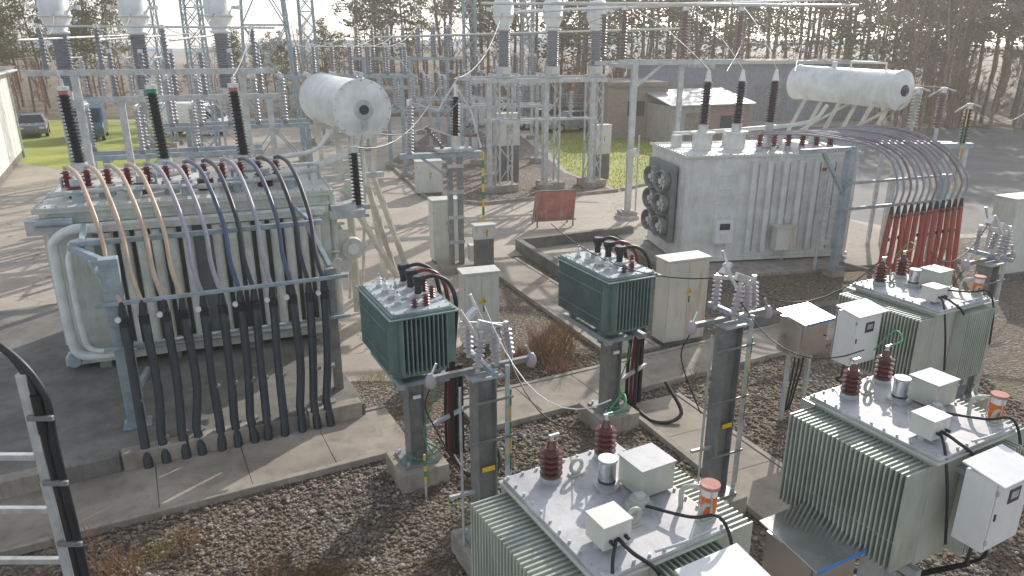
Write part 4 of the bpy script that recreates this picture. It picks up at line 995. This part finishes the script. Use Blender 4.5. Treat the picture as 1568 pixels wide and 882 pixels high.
def bare_mesh(seed,h,m='barkl'):
    random.seed(seed);b=B('birch')
    def br(p,d,L_,r,dep):
        e=p+d*L_;b.cyl(p,e,r,m,r1=r*.65,seg=(3 if dep<3 else 5),caps=False)
        if dep==0: return
        for k_ in range(3 if dep>1 else 4):
            nd=(d+Vector((U(-1,1),U(-1,1),U(-.25,.7)))*.62).normalized()
            br(p.lerp(e,U(.55,1)),nd,L_*U(.55,.78),max(.010,r*.5),dep-1)
    p=Vector((0,0,0));d=Vector((U(-.05,.05),U(-.05,.05),1));r=.13
    for i in range(5):
        e=p+d.normalized()*h*.17;b.cyl(p,e,r,m,r1=r*.82,seg=6,caps=False);r*=.82
        if i>=1:
            for _ in range(3): br(p.lerp(e,U(.2,1)),Vector((U(-1,1),U(-1,1),U(.5,1.1))).normalized(),h*.12,r*.4,3)
        p=e;d=d+Vector((U(-.08,.08),U(-.08,.08),0))
    br(p,Vector((0,0,1)),h*.1,r*.7,3)
    return b
def proto(b):
    ob=b.done();me=ob.data;bpy.data.objects.remove(ob);return me
pines=[proto(pine_mesh(s,15,l)) for s,l in((1,.45),(2,.35),(3,.5),(4,.25))]
bares=[proto(bare_mesh(s,13,m)) for s,m in((11,'barkl'),(12,'bark'),(13,'barkl'),(14,'bark'))]
bushes=[proto(bare_mesh(s,4,'drytwig')) for s in(21,22)]
random.seed(99)
forest=bpy.data.objects.new('forest',None);scene.collection.objects.link(forest)
def inst(me,x,y,s,nm):
    o=bpy.data.objects.new(nm,me);o.location=(x,y,-.05);o.rotation_euler=(0,0,U(0,6.28));o.scale=(s*U(.85,1.15),s*U(.85,1.15),s);o.parent=forest;scene.collection.objects.link(o)
def hmax(u,y):
    if u<-.50: t=.075
    elif u<-.42: t=-.03
    elif u<-.30: t=.01
    elif u<-.22: t=.03
    elif u<-.1: t=.10
    else: t=.17
    return 6+y*t
for row,(y0,nn) in enumerate(((72,54),(80,54),(92,58),(108,60))):
    for i in range(nn):
        u=-.85+1.75*(i+U(-.4,.4))/nn;y=y0+U(-4,4)
        if u>.45: y-=12
        x=u*y;h=hmax(u,y)*U(.75,1.15)
        if h<3.5: continue
        pine=random.random()<.55
        h=max(h,4);me=random.choice(pines if pine else bares);base=15 if pine else 13
        inst(me,x,y,h/base,'pine' if pine else 'birch')
for i in range(24):
    y=U(44,62);u=U(.55,.95);inst(random.choice(pines+bares*2),u*y,y+4,U(.8,1.1),'tree')
for i in range(170):
    u=U(-.85,.9);y=U(66,96)-(12 if u>.45 else 0)
    if -.5<u<-.3: continue
    inst(random.choice(bushes),u*y,y,U(.7,1.4),'undergrowth')
g=B('forest_bank')
vs=[];fs=[];nx=60
for j,(y,z) in enumerate(((70,-.1),(95,1.2),(130,3.5),(200,5))):
    for i in range(nx+1):
        x=-220+440*i/nx;u=x/y;zz=z+(math.sin(x*.05+j)*.4)
        if u>.45: zz+=1.0*(j>0)
        if -.62<x/y<-.28: zz*=.3
        vs.append((x,y,zz if j else -.1))
for j in range(3):
    for i in range(nx): fs.append((j*(nx+1)+i,j*(nx+1)+i+1,(j+1)*(nx+1)+i+1,(j+1)*(nx+1)+i))
g.add(vs,fs,'soil',True);g.done()
g=B('distant_hills')
vs=[];fs=[]
for i in range(81):
    x=-1200+30*i;h=14+8*math.sin(x*.006+1)+4*math.sin(x*.017)
    vs+=[(x,900,-5),(x,960,h),(x,1100,h*.9)]
for i in range(80):
    for j in (0,1): fs.append((3*i+j,3*i+3+j,3*i+4+j,3*i+1+j))
g.add(vs,fs,'hillm',True);g.done()
def shrub(x,y,h,n,seed):
    random.seed(seed);b=B('dry_shrub',(x,y,0))
    for _ in range(n):
        a=U(0,6.28);d=Vector((math.cos(a)*U(.1,.8),math.sin(a)*U(.1,.8),1)).normalized();p=Vector((U(-.2,.2),U(-.2,.2),0));L_=h*U(.4,.8)
        e=p+d*L_;b.M=b.O.copy();b.cyl(p,e,.005,'drytwig',r1=.003,seg=3,caps=False)
        for _ in range(4):
            q=p.lerp(e,U(.4,1));b.cyl(q,q+(d+Vector((U(-.8,.8),U(-.8,.8),U(-.2,.6)))).normalized()*L_*U(.2,.45),.003,'drytwig',r1=.0015,seg=3,caps=False)
    b.done()
for i,(x,y,h,n) in enumerate([(.6,13.3,1.0,90),(1.1,13.8,.8,70),(.2,12.9,.7,60),(.9,12.6,.6,60),(1.7,15.2,.5,40),(-4.7,7.0,.5,60),(-4.1,7.5,.4,40),(-2.9,7.0,.35,40),(-1.6,10.7,.5,30),(2.2,16.6,.5,40),(-.9,16.5,.5,40),(3.4,12.4,.3,30),(-5.3,7.3,.5,40)]): shrub(x,y,h,n,50+i)

# ---------------------------------------------------------------- hazy air over the site
hz=bpy.data.materials.new('air_haze');hz.use_nodes=True;nt=hz.node_tree
for n_ in list(nt.nodes):
    if n_.type!='OUTPUT_MATERIAL': nt.nodes.remove(n_)
vsn=nt.nodes.new('ShaderNodeVolumeScatter');vsn.inputs['Density'].default_value=.0017;vsn.inputs['Anisotropy'].default_value=.5
vsn.inputs['Color'].default_value=(1,.98,.94,1)
nt.links.new(vsn.outputs[0],[n_ for n_ in nt.nodes if n_.type=='OUTPUT_MATERIAL'][0].inputs['Volume'])
M['haze']=hz
g=B('air_haze');g.bx(-260,260,-60,320,-3,70,'haze');g.done()

# ---------------------------------------------------------------- light & camera
az,el=24,27
w=bpy.data.worlds.new('World');scene.world=w;w.use_nodes=True;nt=w.node_tree
sky=nt.nodes.new('ShaderNodeTexSky');sky.sky_type='NISHITA';sky.sun_disc=False
sky.sun_elevation=rad(el);sky.sun_rotation=rad(az);sky.dust_density=1.0;sky.air_density=1.0;sky.ozone_density=1.0
hs=nt.nodes.new('ShaderNodeHueSaturation');hs.inputs['Saturation'].default_value=.42;hs.inputs['Value'].default_value=1.45
nt.links.new(sky.outputs[0],hs.inputs['Color'])
bg=nt.nodes['Background'];bg.inputs[1].default_value=.15;nt.links.new(hs.outputs[0],bg.inputs[0])
sl=bpy.data.lights.new('sun','SUN');sl.energy=5;sl.angle=rad(.5);sl.color=(1,.93,.83)
so=bpy.data.objects.new('sun',sl);scene.collection.objects.link(so)
sv=Vector((math.sin(rad(az))*math.cos(rad(el)),math.cos(rad(az))*math.cos(rad(el)),math.sin(rad(el))))
so.rotation_euler=sv.to_track_quat('Z','Y').to_euler()
cd=bpy.data.cameras.new('camera');cd.lens=25.26;cd.sensor_width=36;cd.clip_end=3000;cd.clip_start=.05
co=bpy.data.objects.new('camera',cd);scene.collection.objects.link(co);co.location=(0,0,6);co.rotation_euler=(rad(90-18.6),0,0)
scene.camera=co
scene.view_settings.view_transform='Standard';scene.view_settings.look='None';scene.view_settings.exposure=0
